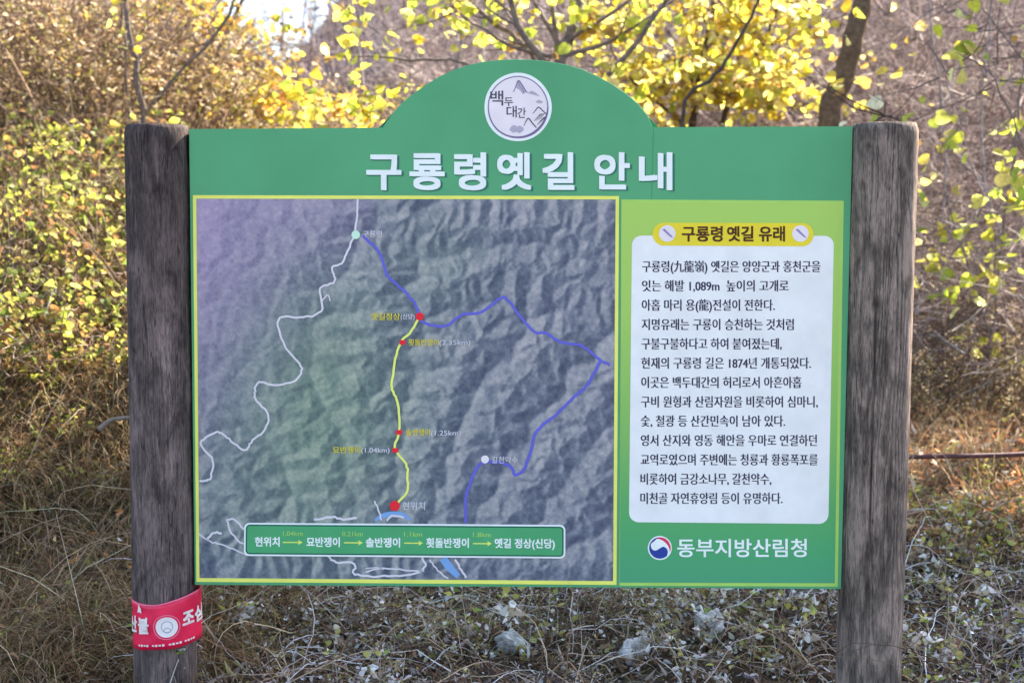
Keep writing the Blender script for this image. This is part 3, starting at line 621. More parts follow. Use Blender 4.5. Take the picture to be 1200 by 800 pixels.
# ---------------------------------------------------------------- red band round the left post
def band():
    M_BAND = mat('red_vinyl', .42, .5, col=tuple(ink(206, 22, 78)), noise=(20, .85, 1.1)); M_EDGE = pmat('pink_edge', ink(216, 120, 160)); M_BW = pmat('band_white', ink(236, 214, 232))
    c0 = P(np.array(196.), np.array(720.)); o = empty('banner_band'); o.parent = None; o.rotation_euler.z = YAW
    tag(o, 'crimson forest fire warning band with white lettering wrapped round the lower left post', 'banner')
    R0 = 41.4*PXM; K = 96
    def rr(t): return R0*(1 + .02*np.sin(2*t+.6) + .012*np.sin(5*t))
    def pt(t, py, e=0.):
        r_ = rr(t)+e + .0075*(fbm(np.sin(t)*3+np.cos(t)*2+7, np.asarray(py)/9+t*.8, 3, 33)-.5); zz = P(np.full_like(t, 196.), py)[..., 2]
        return np.stack([c0[0]+.0 + r_*np.sin(t), -r_*np.cos(t), zz], -1)
    def ytop(t): t = t-.25; return 692 + 4.6*np.exp(-((t+.35)/.55)**2) - 6.5*np.sin(np.clip(t, -1.6, 1.6))*.75 + .6*np.sin(4*t)
    def ybot(t): t = t-.25; return 748.5 - 3.6*np.sin(np.clip(t, -1.6, 1.6)) + .5*np.sin(5*t)
    t = np.linspace(-np.pi, np.pi, K, endpoint=False); rows = 10; a = Acc(); V = []
    for e in (0, -.0015):
        for k in range(rows):
            f = k/(rows-1); V.append(pt(t, ytop(t)*(1-f)+ybot(t)*f, e + .0022*np.sin(f*np.pi)*np.sin(3*t+1)))
    V = np.array(V).reshape(-1, 3); i = np.arange(rows-1)[:, None]*K; j = np.arange(K)[None]; j2 = (j+1) % K
    q = np.stack([i+j, i+K+j, i+K+j2, i+j2], -1).reshape(-1, 4); H = rows*K
    tp2 = np.stack([j[0], j2[0], H+j2[0], H+j[0]], 1); b0 = (rows-1)*K; bt2 = np.stack([b0+j[0], H+b0+j[0], H+b0+j2[0], b0+j2[0]], 1)
    allq = np.concatenate([q, q[:, ::-1]+H, tp2, bt2]); a.add(V, allq, np.full(len(allq), 4), np.ones(3)); a.build('band', M_BAND, o)
    fn = lambda e: (lambda px, py, q=0.: pt((np.asarray(px)-196)/40.6+.25, np.asarray(py), e+q+.0034))
    a = Acc(); tt = np.linspace(-2, 2, 60)
    for off, wd, fy in ((0, 1.4, ytop), ):
        A_ = pt(tt, fy(tt)+off, .0012); B_ = pt(tt, fy(tt)+off+wd, .0014); Vv = np.stack([A_, B_], 1).reshape(-1, 3); i = np.arange(59)*2
        a.add(Vv, np.stack([i, i+1, i+3, i+2], 1), np.full(59, 4), np.ones(3))
    a.build('band_edging', M_EDGE, o)
    sl_ = -.10
    for ch, s0, s1, y0, em in (('산', -54, -39, 731.5, 20), ('불', -36.5, -21, 731, 20), ('조', 18.5, 33.5, 724, 20), ('심', 36, 52, 722.5, 20)):
        a = Acc(); text(a, ch, 196+s0, 196+s1, y0, em, 0, 0, sl_, fn=fn(.0), bold=1.4); a.build('band_lettering', M_BW, o)
    a = Acc()
    for g0 in (-36, -17, 2, 20):                                # four small words, too fine to read
        for k in range(4):
            x0 = 196+g0+k*3.9; y = 746.5-.10*(x0-160)*.85
            pp = np.array([(x0, y-1.6), (x0+2.6, y-1.8), (x0+2.6, y+.6), (x0, y+.8)]) if k % 2 else np.array([(x0, y-1.3), (x0+2.8, y-1.5), (x0+2.8, y+.2), (x0, y+.4)])
            a.add(fn(.0)(pp[:, 0], pp[:, 1]), [3, 2, 1, 0], [4], np.ones(3))
    pp = np.array([(161, 699), (164, 704), (165, 709), (161, 708), (158, 709), (159, 704)])
    a.add(fn(.0)(pp[:, 0], pp[:, 1]), np.arange(6)[::-1], [6], np.ones(3))
    a.build('band_small_print', M_BW, o)
    a = Acc(); d = disc(196, 723, 15.2, 14.2, 40); d2 = disc(196, 723, 14.2, 13.2, 40); Vv = np.concatenate([fn(0)(d[:, 0], d[:, 1]), fn(0)(d2[:, 0], d2[:, 1])]); i = np.arange(40); j = (i+1) % 40
    a.add(Vv, np.stack([i, 40+i, 40+j, j], 1), np.full(40, 4), np.ones(3), 1)
    rs = np.linspace(.02, 1, 8); D_ = np.concatenate([disc(196, 723, 12.4*q_, 11.6*q_, 40) for q_ in rs]); ii = np.arange(7)[:, None]*40
    a.add(fn(0)(D_[:, 0], D_[:, 1]), np.stack([ii+i, ii+j, ii+40+j, ii+40+i], -1).reshape(-1, 4), np.full(280, 4), np.ones(3), 0)
    for rx, ry, cx, cy in ((6.6, 6.6, 196.4, 722.5), (4, 3.2, 196.6, 726.6)):
        d = disc(cx, cy, rx, ry, 30); d2 = disc(cx, cy, rx-.9, ry-.9, 30); i = np.arange(30); j = (i+1) % 30
        a.add(np.concatenate([fn(.0006)(d[:, 0], d[:, 1]), fn(.0006)(d2[:, 0], d2[:, 1])]), np.stack([i, 30+i, 30+j, j], 1), np.full(30, 4), np.ones(3), 2)
    a.build('band_roundel', [M_BW, M_EDGE, pmat('grey_line', ink(150, 160, 190))], o)
band()

# ================================================================== VEGETATION
YELLOW = [(.70, .55, .05), (.74, .61, .10), (.62, .42, .04), (.56, .52, .07), (.74, .66, .24), (.40, .25, .07), (.44, .47, .07)]
ORANGE = [(.70, .42, .06), (.62, .28, .05), (.74, .56, .10), (.55, .36, .08)]
LIMEY = [(.52, .54, .06), (.62, .60, .08), (.36, .44, .06), (.70, .64, .14)]
def grow(acc, p, d, L, r, lvl, tips, col, up=.12, wig=.16, kids=(5, 4, 3), spread=.75, segs=7, maxlvl=3):
    pts = [p]; q = np.array(p, float); dd = np.array(d, float)
    for i in range(segs):
        dd = dd + np.array([random.gauss(0, wig), random.gauss(0, wig), random.gauss(0, wig*.6)+up*.4]); dd /= np.linalg.norm(dd); q = q + dd*L/segs; pts.append(q.copy())
    tube(acc, pts, np.linspace(r, r*.35, segs+1), 6 if lvl == 0 else (5 if lvl == 1 else 3), col)
    if lvl >= maxlvl:
        tips += [(pts[k], dd.copy()) for k in range(2, segs+1, 2)]; return
    n = kids[min(lvl, len(kids)-1)]
    for k in range(n):
        f = random.uniform(.3, 1) if k < n-1 else 1.; x = f*segs; i = min(int(x), segs-1); b = pts[i] + (pts[i+1]-pts[i])*(x-i)
        t = pts[i+1]-pts[i]; t = t/np.linalg.norm(t); v = np.array([random.gauss(0, 1) for _ in range(3)]); v -= t*(v@t); v /= np.linalg.norm(v)
        grow(acc, b, (t*(1-spread*.5)+v*spread), L*random.uniform(.45, .7), max(r*.42, .0022), lvl+1, tips, col, up, wig*1.15, kids, spread, max(3, segs-2), maxlvl)
def tree(name, label, stems, leafcols, n_leaf, lsize, bark, crowns=(), group=None, cat='tree', kids=(5, 4, 3), spread=.75, keep=None, tipshare=.5, shape='heart', maxlvl=3, bmin=.35):
    """stems: list of (list of world points, r0, r1); crowns: leaf clumps (centre, radii, n)"""
    b0 = np.asarray(stems[0][0][0], float); root = empty(name, tuple(b0)); tag(root, label, cat, group)
    a = Acc(); tips = []
    for pts, r0, r1 in stems:
        p = np.asarray(pts, float)-b0; p = smooth(p, 5, 0); p[1:] += RNG.normal(0, .006, (len(p)-1, 3)); rad = np.linspace(r0, r1, len(p))
        tube(a, p, rad, 10, bark)
        n = kids[0]+2
        for k in range(n):
            i = int(len(p)*random.uniform(bmin, .97)); t = p[min(i+1, len(p)-1)]-p[i-1]; t = t/np.linalg.norm(t); v = np.array([random.gauss(0, 1), random.gauss(0, 1), random.gauss(0, .6)]); v /= np.linalg.norm(v)
            grow(a, p[i], t*.5+v*spread, np.linalg.norm(p[-1]-p[0])*random.uniform(.22, .45), rad[i]*.45, 1, tips, bark, kids=kids, spread=spread, maxlvl=maxlvl)
    L_ = Acc(); B = []
    T = np.array([t for t, _ in tips]) if tips else np.zeros((0, 3)); nt_ = int(n_leaf*tipshare)
    if len(T) and nt_: B.append(T[RNG.integers(0, len(T), nt_)] + RNG.normal(0, lsize*.55, (nt_, 3)))
    for c, rad, n in crowns:
        # clumps on small twigs inside the crown
        nc = max(4, n//16); cc = np.asarray(c)-b0 + rdir(nc)*np.cbrt(RNG.uniform(.05, 1, (nc, 1)))*np.asarray(rad); dd = rdir(nc, -.4, .7)
        Pk = twigs(a, cc, dd, RNG.uniform(.3, .7, nc), RNG.uniform(.003, .006, nc), np.asarray(bark), 4, .25)
        idx = RNG.integers(0, nc, n); B.append(Pk[idx, RNG.integers(0, 5, n)] + RNG.normal(0, lsize*.6, (n, 3)))
    a.build('trunk', M_BARK, root)
    if B:
        B = np.concatenate(B); N = len(B)
        if N:
            d = rdir(N, -.9, .35); leaves(L_, B, d, lsize*RNG.uniform(.5, 1.25, N), pick(leafcols, N, .22), shape); L_.build('crown', M_LEAF, root)
    return root
def gpt(px, Yd):                                                # ground point in direction px
    x = (px-600)/FPX*Yd; return np.array([x, Yd-4.5, float(ter(x, Yd-4.5))-.05])
BK_G = (.16, .12, .10); BK_P = (.20, .155, .14); BK_D = (.085, .06, .05)
def A_(px, py, Yd): return at(np.array(px, float), np.array(py, float), Yd)

tree('sapling', 'thin bare stemmed sapling rising just behind the left post', [([gpt(172, 9.4), A_(168, 150, 9.4), A_(160, 90, 9.4), A_(148, 0, 9.4), A_(150, -120, 9.5)], .024, .014),
     ([A_(166, 140, 9.4), A_(196, 100, 9.4), A_(262, 30, 9.5), A_(285, -30, 9.5)], .013, .008), ([A_(150, 150, 9.6), A_(146, 60, 9.6), A_(143, -10, 9.6)], .012, .008)], YELLOW+LIMEY, 60, .06, BK_G, kids=(0, 2, 2))
tree('autumn_tree', 'small tree of orange and yellow leaves between the left post and the sky gap', [([gpt(235, 11.6), A_(236, 120, 11.6), A_(262, 50, 11.5), A_(300, -40, 11.4)], .03, .012), ([gpt(236, 11.6), A_(240, 100, 11.8), A_(215, 20, 12), A_(205, -70, 12)], .025, .01)],
     YELLOW+ORANGE, 220, .068, BK_G, crowns=[(A_(268, 105, 11.6), (.75, .5, .28), 300), (A_(225, 20, 11.8), (.45, .4, .30), 170), (A_(330, 120, 11.3), (.38, .4, .16), 170), (A_(258, 22, 11.4), (.22, .3, .3), 70), (A_(300, 150, 11.5), (.7, .4, .2), 160)])
tree('autumn_tree', 'multi stemmed tree of fanning grey branches and scattered yellow leaves rising behind the board arch',
     [([gpt(650, 9.6), A_(655, 100, 9.5), A_(668, 40, 9.5), A_(688, -40, 9.5)], .052, .026), ([A_(652, 140, 9.5), A_(640, 80, 9.4), A_(608, 30, 9.3), A_(588, -50, 9.2)], .032, .016), ([A_(652, 130, 9.5), A_(620, 60, 9.6), A_(560, 12, 9.7), A_(520, -30, 9.7)], .024, .01),
      ([A_(657, 90, 9.5), A_(650, 30, 9.4), A_(640, -40, 9.3)], .018, .01), ([A_(660, 120, 9.5), A_(705, 95, 9.4), A_(760, 30, 9.2), A_(800, -30, 9.1)], .024, .011), ([A_(648, 150, 9.5), A_(560, 80, 9.6), A_(480, 70, 9.6), A_(400, 66, 9.7)], .014, .006)],
     YELLOW+LIMEY, 300, .078, BK_P, crowns=[(A_(432, 45, 9.4), (.16, .2, .12), 42), (A_(690, 15, 9.3), (.3, .3, .15), 60), (A_(545, 20, 9.6), (.3, .3, .2), 46), (A_(470, 120, 9.7), (.4, .3, .12), 60), (A_(590, 45, 9.5), (.3, .3, .15), 40), (A_(745, 60, 9.4), (.35, .3, .3), 110), (A_(420, 130, 9.8), (.3, .3, .14), 70)], kids=(4, 3, 3))
tree('autumn_tree', 'dense bright yellow tree glowing in the sun between the arch and the brown trunk', [([gpt(815, 11.8), A_(810, 160, 11.8), A_(825, 60, 11.8), A_(850, -60, 11.8)], .04, .015), ([gpt(820, 11.9), A_(850, 130, 12), A_(900, 40, 12.1), A_(930, -60, 12.1)], .03, .012)],
     YELLOW+[(.78, .68, .2), (.78, .64, .1), (.5, .36, .16)], 700, .076, BK_D, crowns=[(A_(800, 110, 11.6), (.75, .6, .35), 640), (A_(860, 70, 11.8), (.7, .6, .45), 640), (A_(770, 40, 11.9), (.6, .5, .35), 420), (A_(915, 110, 12), (.4, .5, .35), 260), (A_(880, -10, 11.8), (.6, .5, .3), 320)])
tree('sapling', 'slender dark stem leaning right in front of the bright yellow leaves', [([gpt(780, 8.6), A_(798, 152, 8.6), A_(838, 90, 8.6), A_(870, 40, 8.6), A_(893, -10, 8.6), A_(920, -90, 8.6)], .014, .007)], YELLOW, 50, .075, BK_D, kids=(2, 2, 2))
tall = tree('tall_tree', 'tall brown trunk leaning right just above the board and the right post', [([gpt(955, 10), A_(972, 150, 10), A_(985, 100, 10), A_(1003, 30, 10), A_(1016, -30, 10.1), A_(1050, -250, 10.6), A_(1110, -560, 11)], .088, .05)],
     YELLOW, 500, .085, (.15, .095, .06), crowns=[(A_(950, 60, 9.8), (.35, .3, .35), 46)], kids=(5, 3, 3), bmin=.72)
M_LEAFC = YELLOW
tree('sapling', 'sapling at the right edge with sparse lime and pale yellow leaves on thin twigs',
     [([gpt(1262, 7.9), A_(1255, 300, 7.9), A_(1235, 120, 7.9), A_(1210, -40, 7.9)], .018, .01), ([A_(1250, 260, 7.9), A_(1200, 175, 7.8), A_(1165, 95, 7.8), A_(1120, 60, 7.8)], .006, .003), ([A_(1240, 130, 7.9), A_(1190, 60, 7.8), A_(1150, 10, 7.7)], .005, .003)],
     LIMEY+[(.80, .74, .30), (.78, .70, .2)], 0, .09, BK_P, crowns=[(A_(1112, 8, 7.7), (.03, .1, .03), 3), (A_(1137, 64, 7.8), (.06, .1, .10), 9), (A_(1106, 88, 7.8), (.03, .1, .03), 2), (A_(1148, 40, 7.8), (.03, .1, .03), 2), (A_(1160, 72, 7.8), (.06, .1, .05), 4), (A_(1172, 100, 7.8), (.05, .1, .06), 4), (A_(1160, 108, 7.9), (.09, .1, .03), 4), (A_(1195, 190, 7.8), (.06, .1, .06), 7), (A_(1198, 225, 7.8), (.05, .1, .10), 12)], tipshare=0, kids=(1, 2, 1))
tree('sapling', 'low twig with one pale leaf showing above the top of the right post', [([gpt(1010, 7.4), A_(1015, 200, 7.4), A_(1024, 146, 7.4), A_(1040, 136, 7.4), A_(1052, 140, 7.4)], .006, .003)], [(.8, .76, .5)], 0, .09, BK_D, crowns=[(A_(1037, 134, 7.4), (.015, .02, .012), 2)], tipshare=0, kids=(0, 1, 1), maxlvl=2)

tree('sapling', 'yellow green leafed sapling growing in the brown brush just right of the right post',
     [([gpt(1165, 9), A_(1160, 420, 9), A_(1175, 280, 9), A_(1190, 160, 9), A_(1200, 60, 9)], .012, .006), ([A_(1162, 400, 9), A_(1130, 300, 8.9), A_(1105, 220, 8.9)], .007, .003), ([A_(1150, 440, 9), A_(1110, 360, 9), A_(1090, 310, 9)], .006, .003)],
     LIMEY+[(.80, .74, .30), (.56, .44, .10)], 40, .078, BK_P, crowns=[(A_(1190, 215, 9), (.16, .2, .26), 60), (A_(1108, 190, 8.9), (.12, .2, .12), 14), (A_(1112, 265, 8.9), (.16, .2, .2), 30), (A_(1188, 300, 9), (.2, .2, .2), 34), (A_(1096, 325, 9), (.10, .2, .12), 18), (A_(1150, 160, 9), (.2, .2, .16), 18), (A_(1160, 400, 9), (.3, .2, .2), 30)], kids=(1, 2, 2))
LG = (.34, .28, .26)
for pts, r0, lb_ in (([(1098, 150), (1128, 190), (1160, 236)], .018, 'slim grey fallen stem leaning down to the right behind the right post'), ([(1168, 330), (1150, 170), (1160, 20), (1166, -60)], .016, 'slim bare grey stem standing in the brush near the right edge'),
                     ([(1100, 330), (1108, 180), (1092, 40), (1085, -50)], .014, 'slim bare grey stem just right of the right post')):
    d_ = 10.5; b = [gpt(pts[-1][0]+60, d_)] if pts[0][1] < 200 else [gpt(pts[0][0], d_)]; P_ = [A_(x, y, d_) for x, y in pts]; P_ = b+P_[::-1] if pts[0][1] < 200 else b+P_
    tree('bare_sapling', lb_, [(P_, r0, r0*.45)], YELLOW, 14, .06, LG, kids=(3, 3, 2), tipshare=1)
for px0, px1, d_, lb_ in ((428, 402, 12.5, 'slim bare stem left of the board arch beside the patch of sky'), (520, 548, 11.5, 'slim grey stem behind the left shoulder of the board arch'), (735, 722, 12.5, 'slim grey stem behind the right shoulder of the board arch'), (905, 925, 12.8, 'slim grey stem left of the tall brown trunk')):
    tree('bare_sapling', lb_, [([gpt(px0, d_), A_(px0, 150, d_), A_((px0+px1)/2+5, 60, d_), A_(px1, -50, d_)], .026, .012)], YELLOW, 30, .065, LG, kids=(3, 3, 2), tipshare=1)
# ---- canopy of unseen trees added above the frame so their crowns shade the ground
def canopy(label, base, top, crown, rad, n, cols, ls):
    root = empty('tall_tree', tuple(base)); tag(root, label, 'tree'); a = Acc(); b = np.asarray(base); p = smooth([(0, 0, 0), (np.asarray(top)-b)*.5+[.1, 0, 0], np.asarray(top)-b], 6)
    tube(a, p, np.linspace(.11, .04, len(p)), 10, BK_G); tips = []
    for k in range(14):
        i = int(len(p)*random.uniform(.55, 1))-1; v = np.array([random.gauss(0, 1), random.gauss(0, 1), random.gauss(0.2, .4)]); v /= np.linalg.norm(v); grow(a, p[i], v, 2.0, .035, 1, tips, BK_G, maxlvl=3, kids=(4, 3, 3))
    a.build('trunk', M_BARK, root); L_ = Acc(); nc = n//26
    c = np.asarray(crown)-b + rdir(nc)*np.cbrt(RNG.uniform(.02, 1, (nc, 1)))*np.asarray(rad); idx = RNG.integers(0, nc, n); B = c[idx]+RNG.normal(0, .17, (n, 3))
    leaves(L_, B, rdir(n, -.9, .3), ls*RNG.uniform(.6, 1.2, n), pick(cols, n, .2), 'heart'); L_.build('crown', M_LEAF, root)
def sunpt(x, Y, z, h):                                          # where the sun ray of a ground point is at height h
    t = (h-z)/SV.z; return np.array([x+SV.x*t, Y+SV.y*t, h])
for (gx, gy, rx, ry, n, bx, by, lb_) in ((-2.6, -.05, 1.2, .9, 3600, 5.0, 1.0, 'unseen tall yellow tree added above the frame to shade the foot of the left bank'), (-.9, .5, 1.5, 1.2, 5200, 1.6, 2.4, 'unseen tall yellow tree added above the frame to shade the ground under the board'), (1.15, .55, 1.5, 1.2, 5200, 1.6, 2.4, 'unseen tall yellow tree added above the frame to shade the ground by the right post')):
    c = sunpt(gx, gy, 0.1, 6.4); gb = (c[0]+bx, c[1]+by); canopy(lb_, (gb[0], gb[1], float(ter(*gb))-.05), (c[0], c[1], 6.6), c, (rx, ry, .8), n, YELLOW, .13)

# ---- shrubs
def bare_shrub(h, n, cols, rad=.0045, spread=.55):
    a = Acc(); nb = 26; d = rdir(nb, .55, 1.0); d[:, :2] *= spread/.6; d /= np.linalg.norm(d, axis=1, keepdims=True)
    P1 = twigs(a, np.stack([RNG.normal(0, .12, nb), RNG.normal(0, .12, nb), np.full(nb, -.05)], 1), d, h*RNG.uniform(.7, 1.1, nb), rad*1.9, pick(cols, nb), 6, .13)
    i = RNG.integers(0, nb, n); k = RNG.integers(1, 7, n); b = P1[i, k]
    dd = rdir(n, -.1, .9); P2 = twigs(a, b, dd, h*RNG.uniform(.18, .42, n), rad, pick(cols, n), 4, .2)
    m = n*3; i = RNG.integers(0, n, m); k = RNG.integers(1, 5, m); twigs(a, P2[i, k], rdir(m, -.4, .9), h*RNG.uniform(.06, .18, m), rad*.6, pick(cols, m), 3, .25)
    return a, P1, P2
GREYT = [(.24, .17, .16), (.32, .24, .215), (.13, .085, .075), (.48, .39, .35)]
BROWNT = [(.16, .095, .06), (.24, .16, .10), (.09, .055, .038)]
def place_set(protos, spots, labels, cat, group):
    """protos copied to spots: (x, Y, scale, rz, proto, label index)"""
    used = set()
    for (x, Y, s, rz, k, li) in spots:
        if k in used: o = copy_tree(protos[k])
        else: o = protos[k]; used.add(k)
        o.location = (x, Y, float(ter(x, Y))-.03); o.rotation_euler = (0, 0, rz); o.scale = (s, s, s)
        tag(o, labels[li], cat, group)
def wedge_spots(n, pxr, ydr, kinds, smin, smax, li=0, seed=1, mind=.5):
    r = random.Random(seed); out = []; tries = 0
    while len(out) < n and tries < 4000:
        tries += 1; Yd = r.uniform(*ydr); px = r.uniform(*pxr); x = (px-600)/FPX*Yd; Y = Yd-4.5
        if all(math.hypot(x-o[0], Y-o[1]) > mind for o in out): out.append((x, Y, r.uniform(smin, smax), r.uniform(0, 6.28), r.choice(kinds), li))
    return out
# purple-grey bare brush on the right hillside
protos = []
for k in range(3):
    a, _, _ = bare_shrub(1.9, 210, GREYT, .0050); protos.append(a.build('bare_shrub', M_TWIG))
sp = wedge_spots(14, (1030, 1270), (9.0, 11.5), (0, 1, 2), .5, .9, 0, 33, .4) + wedge_spots(44, (1000, 1290), (11.5, 26), (0, 1, 2), .8, 1.5, 0, 3, .7) + wedge_spots(28, (440, 1000), (13.5, 24), (0, 1, 2), .8, 1.3, 1, 4, .8) + wedge_spots(8, (280, 400), (16, 26), (0, 1, 2), .35, .5, 2, 5, .8)
place_set(protos, sp, ['bare purple grey shrub in the thicket behind the right post', 'bare grey twiggy shrub in the thicket behind the yellow leaved trees above the board', 'bare grey shrub in the small gap under the patch of sky'], 'shrub', 'bare shrubs of the hillside thicket')
# dry brown brush with tan seed heads at upper left
protos = []
TAN = [(.50, .35, .18), (.34, .21, .10), (.74, .60, .40), (.15, .08, .045), (.44, .30, .11), (.36, .33, .08), (.66, .50, .30)]
for k in range(3):
    root = empty('dry_shrub'); a, P1, P2 = bare_shrub(1.5, 130, BROWNT, .0045, .5); a.build('stems', M_TWIG, root)
    n = 1500; b = np.concatenate([P1[:, 1:].reshape(-1, 3), P2.reshape(-1, 3)]); b = b[RNG.integers(0, len(b), 90)]; B = b[RNG.integers(0, len(b), n)]+RNG.normal(0, .075, (n, 3)); L_ = Acc()
    leaves(L_, B, rdir(n, -.8, .6), RNG.uniform(.018, .048, n), pick(TAN, n, .3), 'oval', .5, .4); L_.build('foliage', M_GRASS, root); protos.append(root)
sp = wedge_spots(24, (-40, 215), (9.9, 13), (0, 1, 2), .8, 1.25, 0, 8, .42) + wedge_spots(14, (200, 420), (12.2, 15), (0, 1, 2), .5, .72, 1, 9, .5) + wedge_spots(15, (1040, 1260), (8.2, 11), (0, 1, 2), .38, .62, 2, 10, .4) + wedge_spots(14, (420, 1040), (10.5, 13), (0, 1, 2), .7, 1.0, 3, 11, .6)
place_set(protos, sp, ['dry brown shrub with tan withered leaves on the bank above the left post', 'dry tan shrub below the patch of sky', 'low dry brown shrub beyond the reddish cable', 'dry brown shrub behind the top edge of the board'], 'shrub', 'dry shrubs along the slope')
# yellow-green leafy shrubs on the left bank
protos = []
GY = [(.28, .31, .05), (.42, .40, .07), (.15, .19, .04), (.46, .35, .08), (.28, .16, .06), (.52, .46, .14), (.20, .11, .05), (.34, .36, .07)]
for k in range(3):
    root = empty('leafy_shrub'); a, P1, P2 = bare_shrub(.62, 110, BROWNT+[(.42, .32, .24)], .0035, .95); a.build('stems', M_TWIG, root)
    n = 450; b = np.concatenate([P1[:, 2:].reshape(-1, 3), P2.reshape(-1, 3)]); b = b[RNG.integers(0, len(b), 45)]; B = b[RNG.integers(0, len(b), n)]+RNG.normal(0, .055, (n, 3)); L_ = Acc()
    leaves(L_, B, rdir(n, -.6, .5), RNG.uniform(.018, .052, n), pick(GY, n, .3), 'heart', .5, .5); L_.build('foliage', M_LEAF, root); protos.append(root)
sp = wedge_spots(42, (-40, 200), (6.9, 10.0), (0, 1, 2), .7, 1.15, 0, 13, .3) + wedge_spots(9, (1085, 1260), (5.9, 7.2), (0, 1, 2), .28, .48, 1, 14, .3) + wedge_spots(9, (1080, 1260), (9.2, 12), (0, 1, 2), .5, .8, 2, 15, .5) + wedge_spots(11, (-10, 145), (5.9, 7.3), (0, 1, 2), .3, .55, 3, 16, .32)
place_set(protos, sp, ['yellow green leafy shrub on the sunny bank left of the left post', 'low green leafed shrub at the edge of the orange leaf litter', 'yellow leafed shrub in the brush right of the right post', 'small leafy shrub in the dry grass left of the crimson band'], 'shrub', 'leafy shrubs')

ROCKS = [(829, 738, 5.25, .080, .080, 5, 'pale pointed rock, largest under the right half of the board'), (744, 762, 5.05, .066, .055, 9, 'pale flat topped rock left of the pointed rock under the board'),
         (602, 752, 5.15, .062, .045, 13, 'pale low rock under the middle of the board'), (287, 732, 5.2, .05, .08, 17, 'narrow grey frosted rock near the crimson band')]
def seen(px, py):                                                # distance ahead at which that direction meets the ground
    d = np.linspace(4.3, 14, 1500); Q = at(np.full_like(d, px), np.full_like(d, py), d); return float(d[np.argmax(Q[:, 2] <= ter(Q[:, 0], Q[:, 1])+.03)])
ROCKS = [(q[0], q[1], seen(q[0], q[1]), *q[3:]) for q in ROCKS]
def ROCKFREE(x, Y):                                              # open ground in front of each rock
    k = np.ones(np.shape(x), bool)
    for (px, py, Yd, sx, *_r) in ROCKS: k &= ~((np.abs(x-(px-600)/FPX*Yd) < sx*1.45) & (np.asarray(Y)+4.5 > Yd-.65) & (np.asarray(Y)+4.5 < Yd+.08))
    return k
# ---- frosted weeds around the foot of the sign
protos = []
FR = [(.52, .46, .44), (.86, .79, .80), (.66, .60, .58), (.32, .27, .15), (.50, .43, .12), (.36, .30, .12), (.18, .16, .09), (.54, .45, .34), (.15, .09, .06), (.32, .19, .12)]
FRB = [(.84, .78, .78), (.32, .28, .11), (.44, .38, .11), (.24, .23, .08), (.58, .50, .38), (.16, .10, .06), (.72, .66, .63), (.24, .32, .07)]
for k in range(4):
    root = empty('frosted_weed'); a = Acc(); nb = 22; d = rdir(nb, .15, 1); P1 = twigs(a, RNG.normal(0, .04, (nb, 3))*[1, 1, 0], d, RNG.uniform(.10, .30, nb), .0020, pick([(.20, .13, .10), (.60, .52, .48), (.12, .075, .06)], nb), 5, .2, .25)
    a.build('stems', M_TWIG, root); n = 430 if k < 2 else 190; B = P1[RNG.integers(0, nb, n), RNG.choice([2, 3, 4, 5, 5, 5], n)]+RNG.normal(0, .014, (n, 3)); L_ = Acc()
    leaves(L_, B, rdir(n, -.6, .7), RNG.uniform(.007, .024, n) if k < 2 else RNG.uniform(.010, .030, n), pick(FR if k < 2 else FRB, n, .35), 'lance' if k == 0 else ('oval' if k < 3 else 'heart'), .9, .55); L_.build('foliage', M_GRASS, root); protos.append(root)
sp = wedge_spots(130, (190, 1000), (4.5, 6.7), (0, 0, 1, 1, 2, 3), .6, 1.35, 0, 21, .11) + wedge_spots(34, (1060, 1240), (4.5, 6.1), (0, 2, 2, 3, 3), .5, 1.2, 1, 22, .12) + wedge_spots(8, (-10, 150), (4.8, 5.8), (0, 1, 2, 3), .5, .9, 2, 23, .2)
sp = [q_ for q_ in sp if ROCKFREE(q_[0], q_[1]) and fbm(q_[0]*2.4, q_[1]*2.4, 2, 87) > .36]
place_set(protos, sp, ['frost covered weed on the shaded ground under the board', 'frost tipped weed beside the foot of the right post', 'wilted weed in the dry grass beside the crimson band'], 'plant', 'frosted weeds')

# ---- grasses and litter (uncountable)
def tufts(a, n, y0, y1, a0, a1, per, hr, wr, lr, cols0, cols1, spread=.07, seed=61, t0=.3, t1=.58):
    x, Y = spray(n, y0, y1, a0, a1); dens = fbm(x*2.3, Y*2.3, 3, seed); k = (dens > RNG.uniform(t0, t1, n)) & ROCKFREE(x, Y); x, Y = x[k], Y[k]; n = len(x)
    i = np.repeat(np.arange(n), per); m = len(i); th = RNG.uniform(0, 6.28, m); r_ = np.abs(RNG.normal(0, spread, m))*RNG.uniform(.5, 1.4, n)[i]
    px, pY = x[i]+r_*np.cos(th), Y[i]+r_*np.sin(th); hgt = (RNG.uniform(.6, 1.3, n)[i])*RNG.uniform(*hr, m)
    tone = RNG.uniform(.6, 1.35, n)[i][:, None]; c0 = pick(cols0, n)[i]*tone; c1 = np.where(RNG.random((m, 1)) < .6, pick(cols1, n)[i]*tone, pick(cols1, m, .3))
    blades(a, on(px, pY, -.01), th+RNG.normal(0, .8, m), hgt, RNG.uniform(*wr, m), RNG.uniform(*lr, m), np.clip(c0, .01, .85), np.clip(c1, .01, .85), 5)
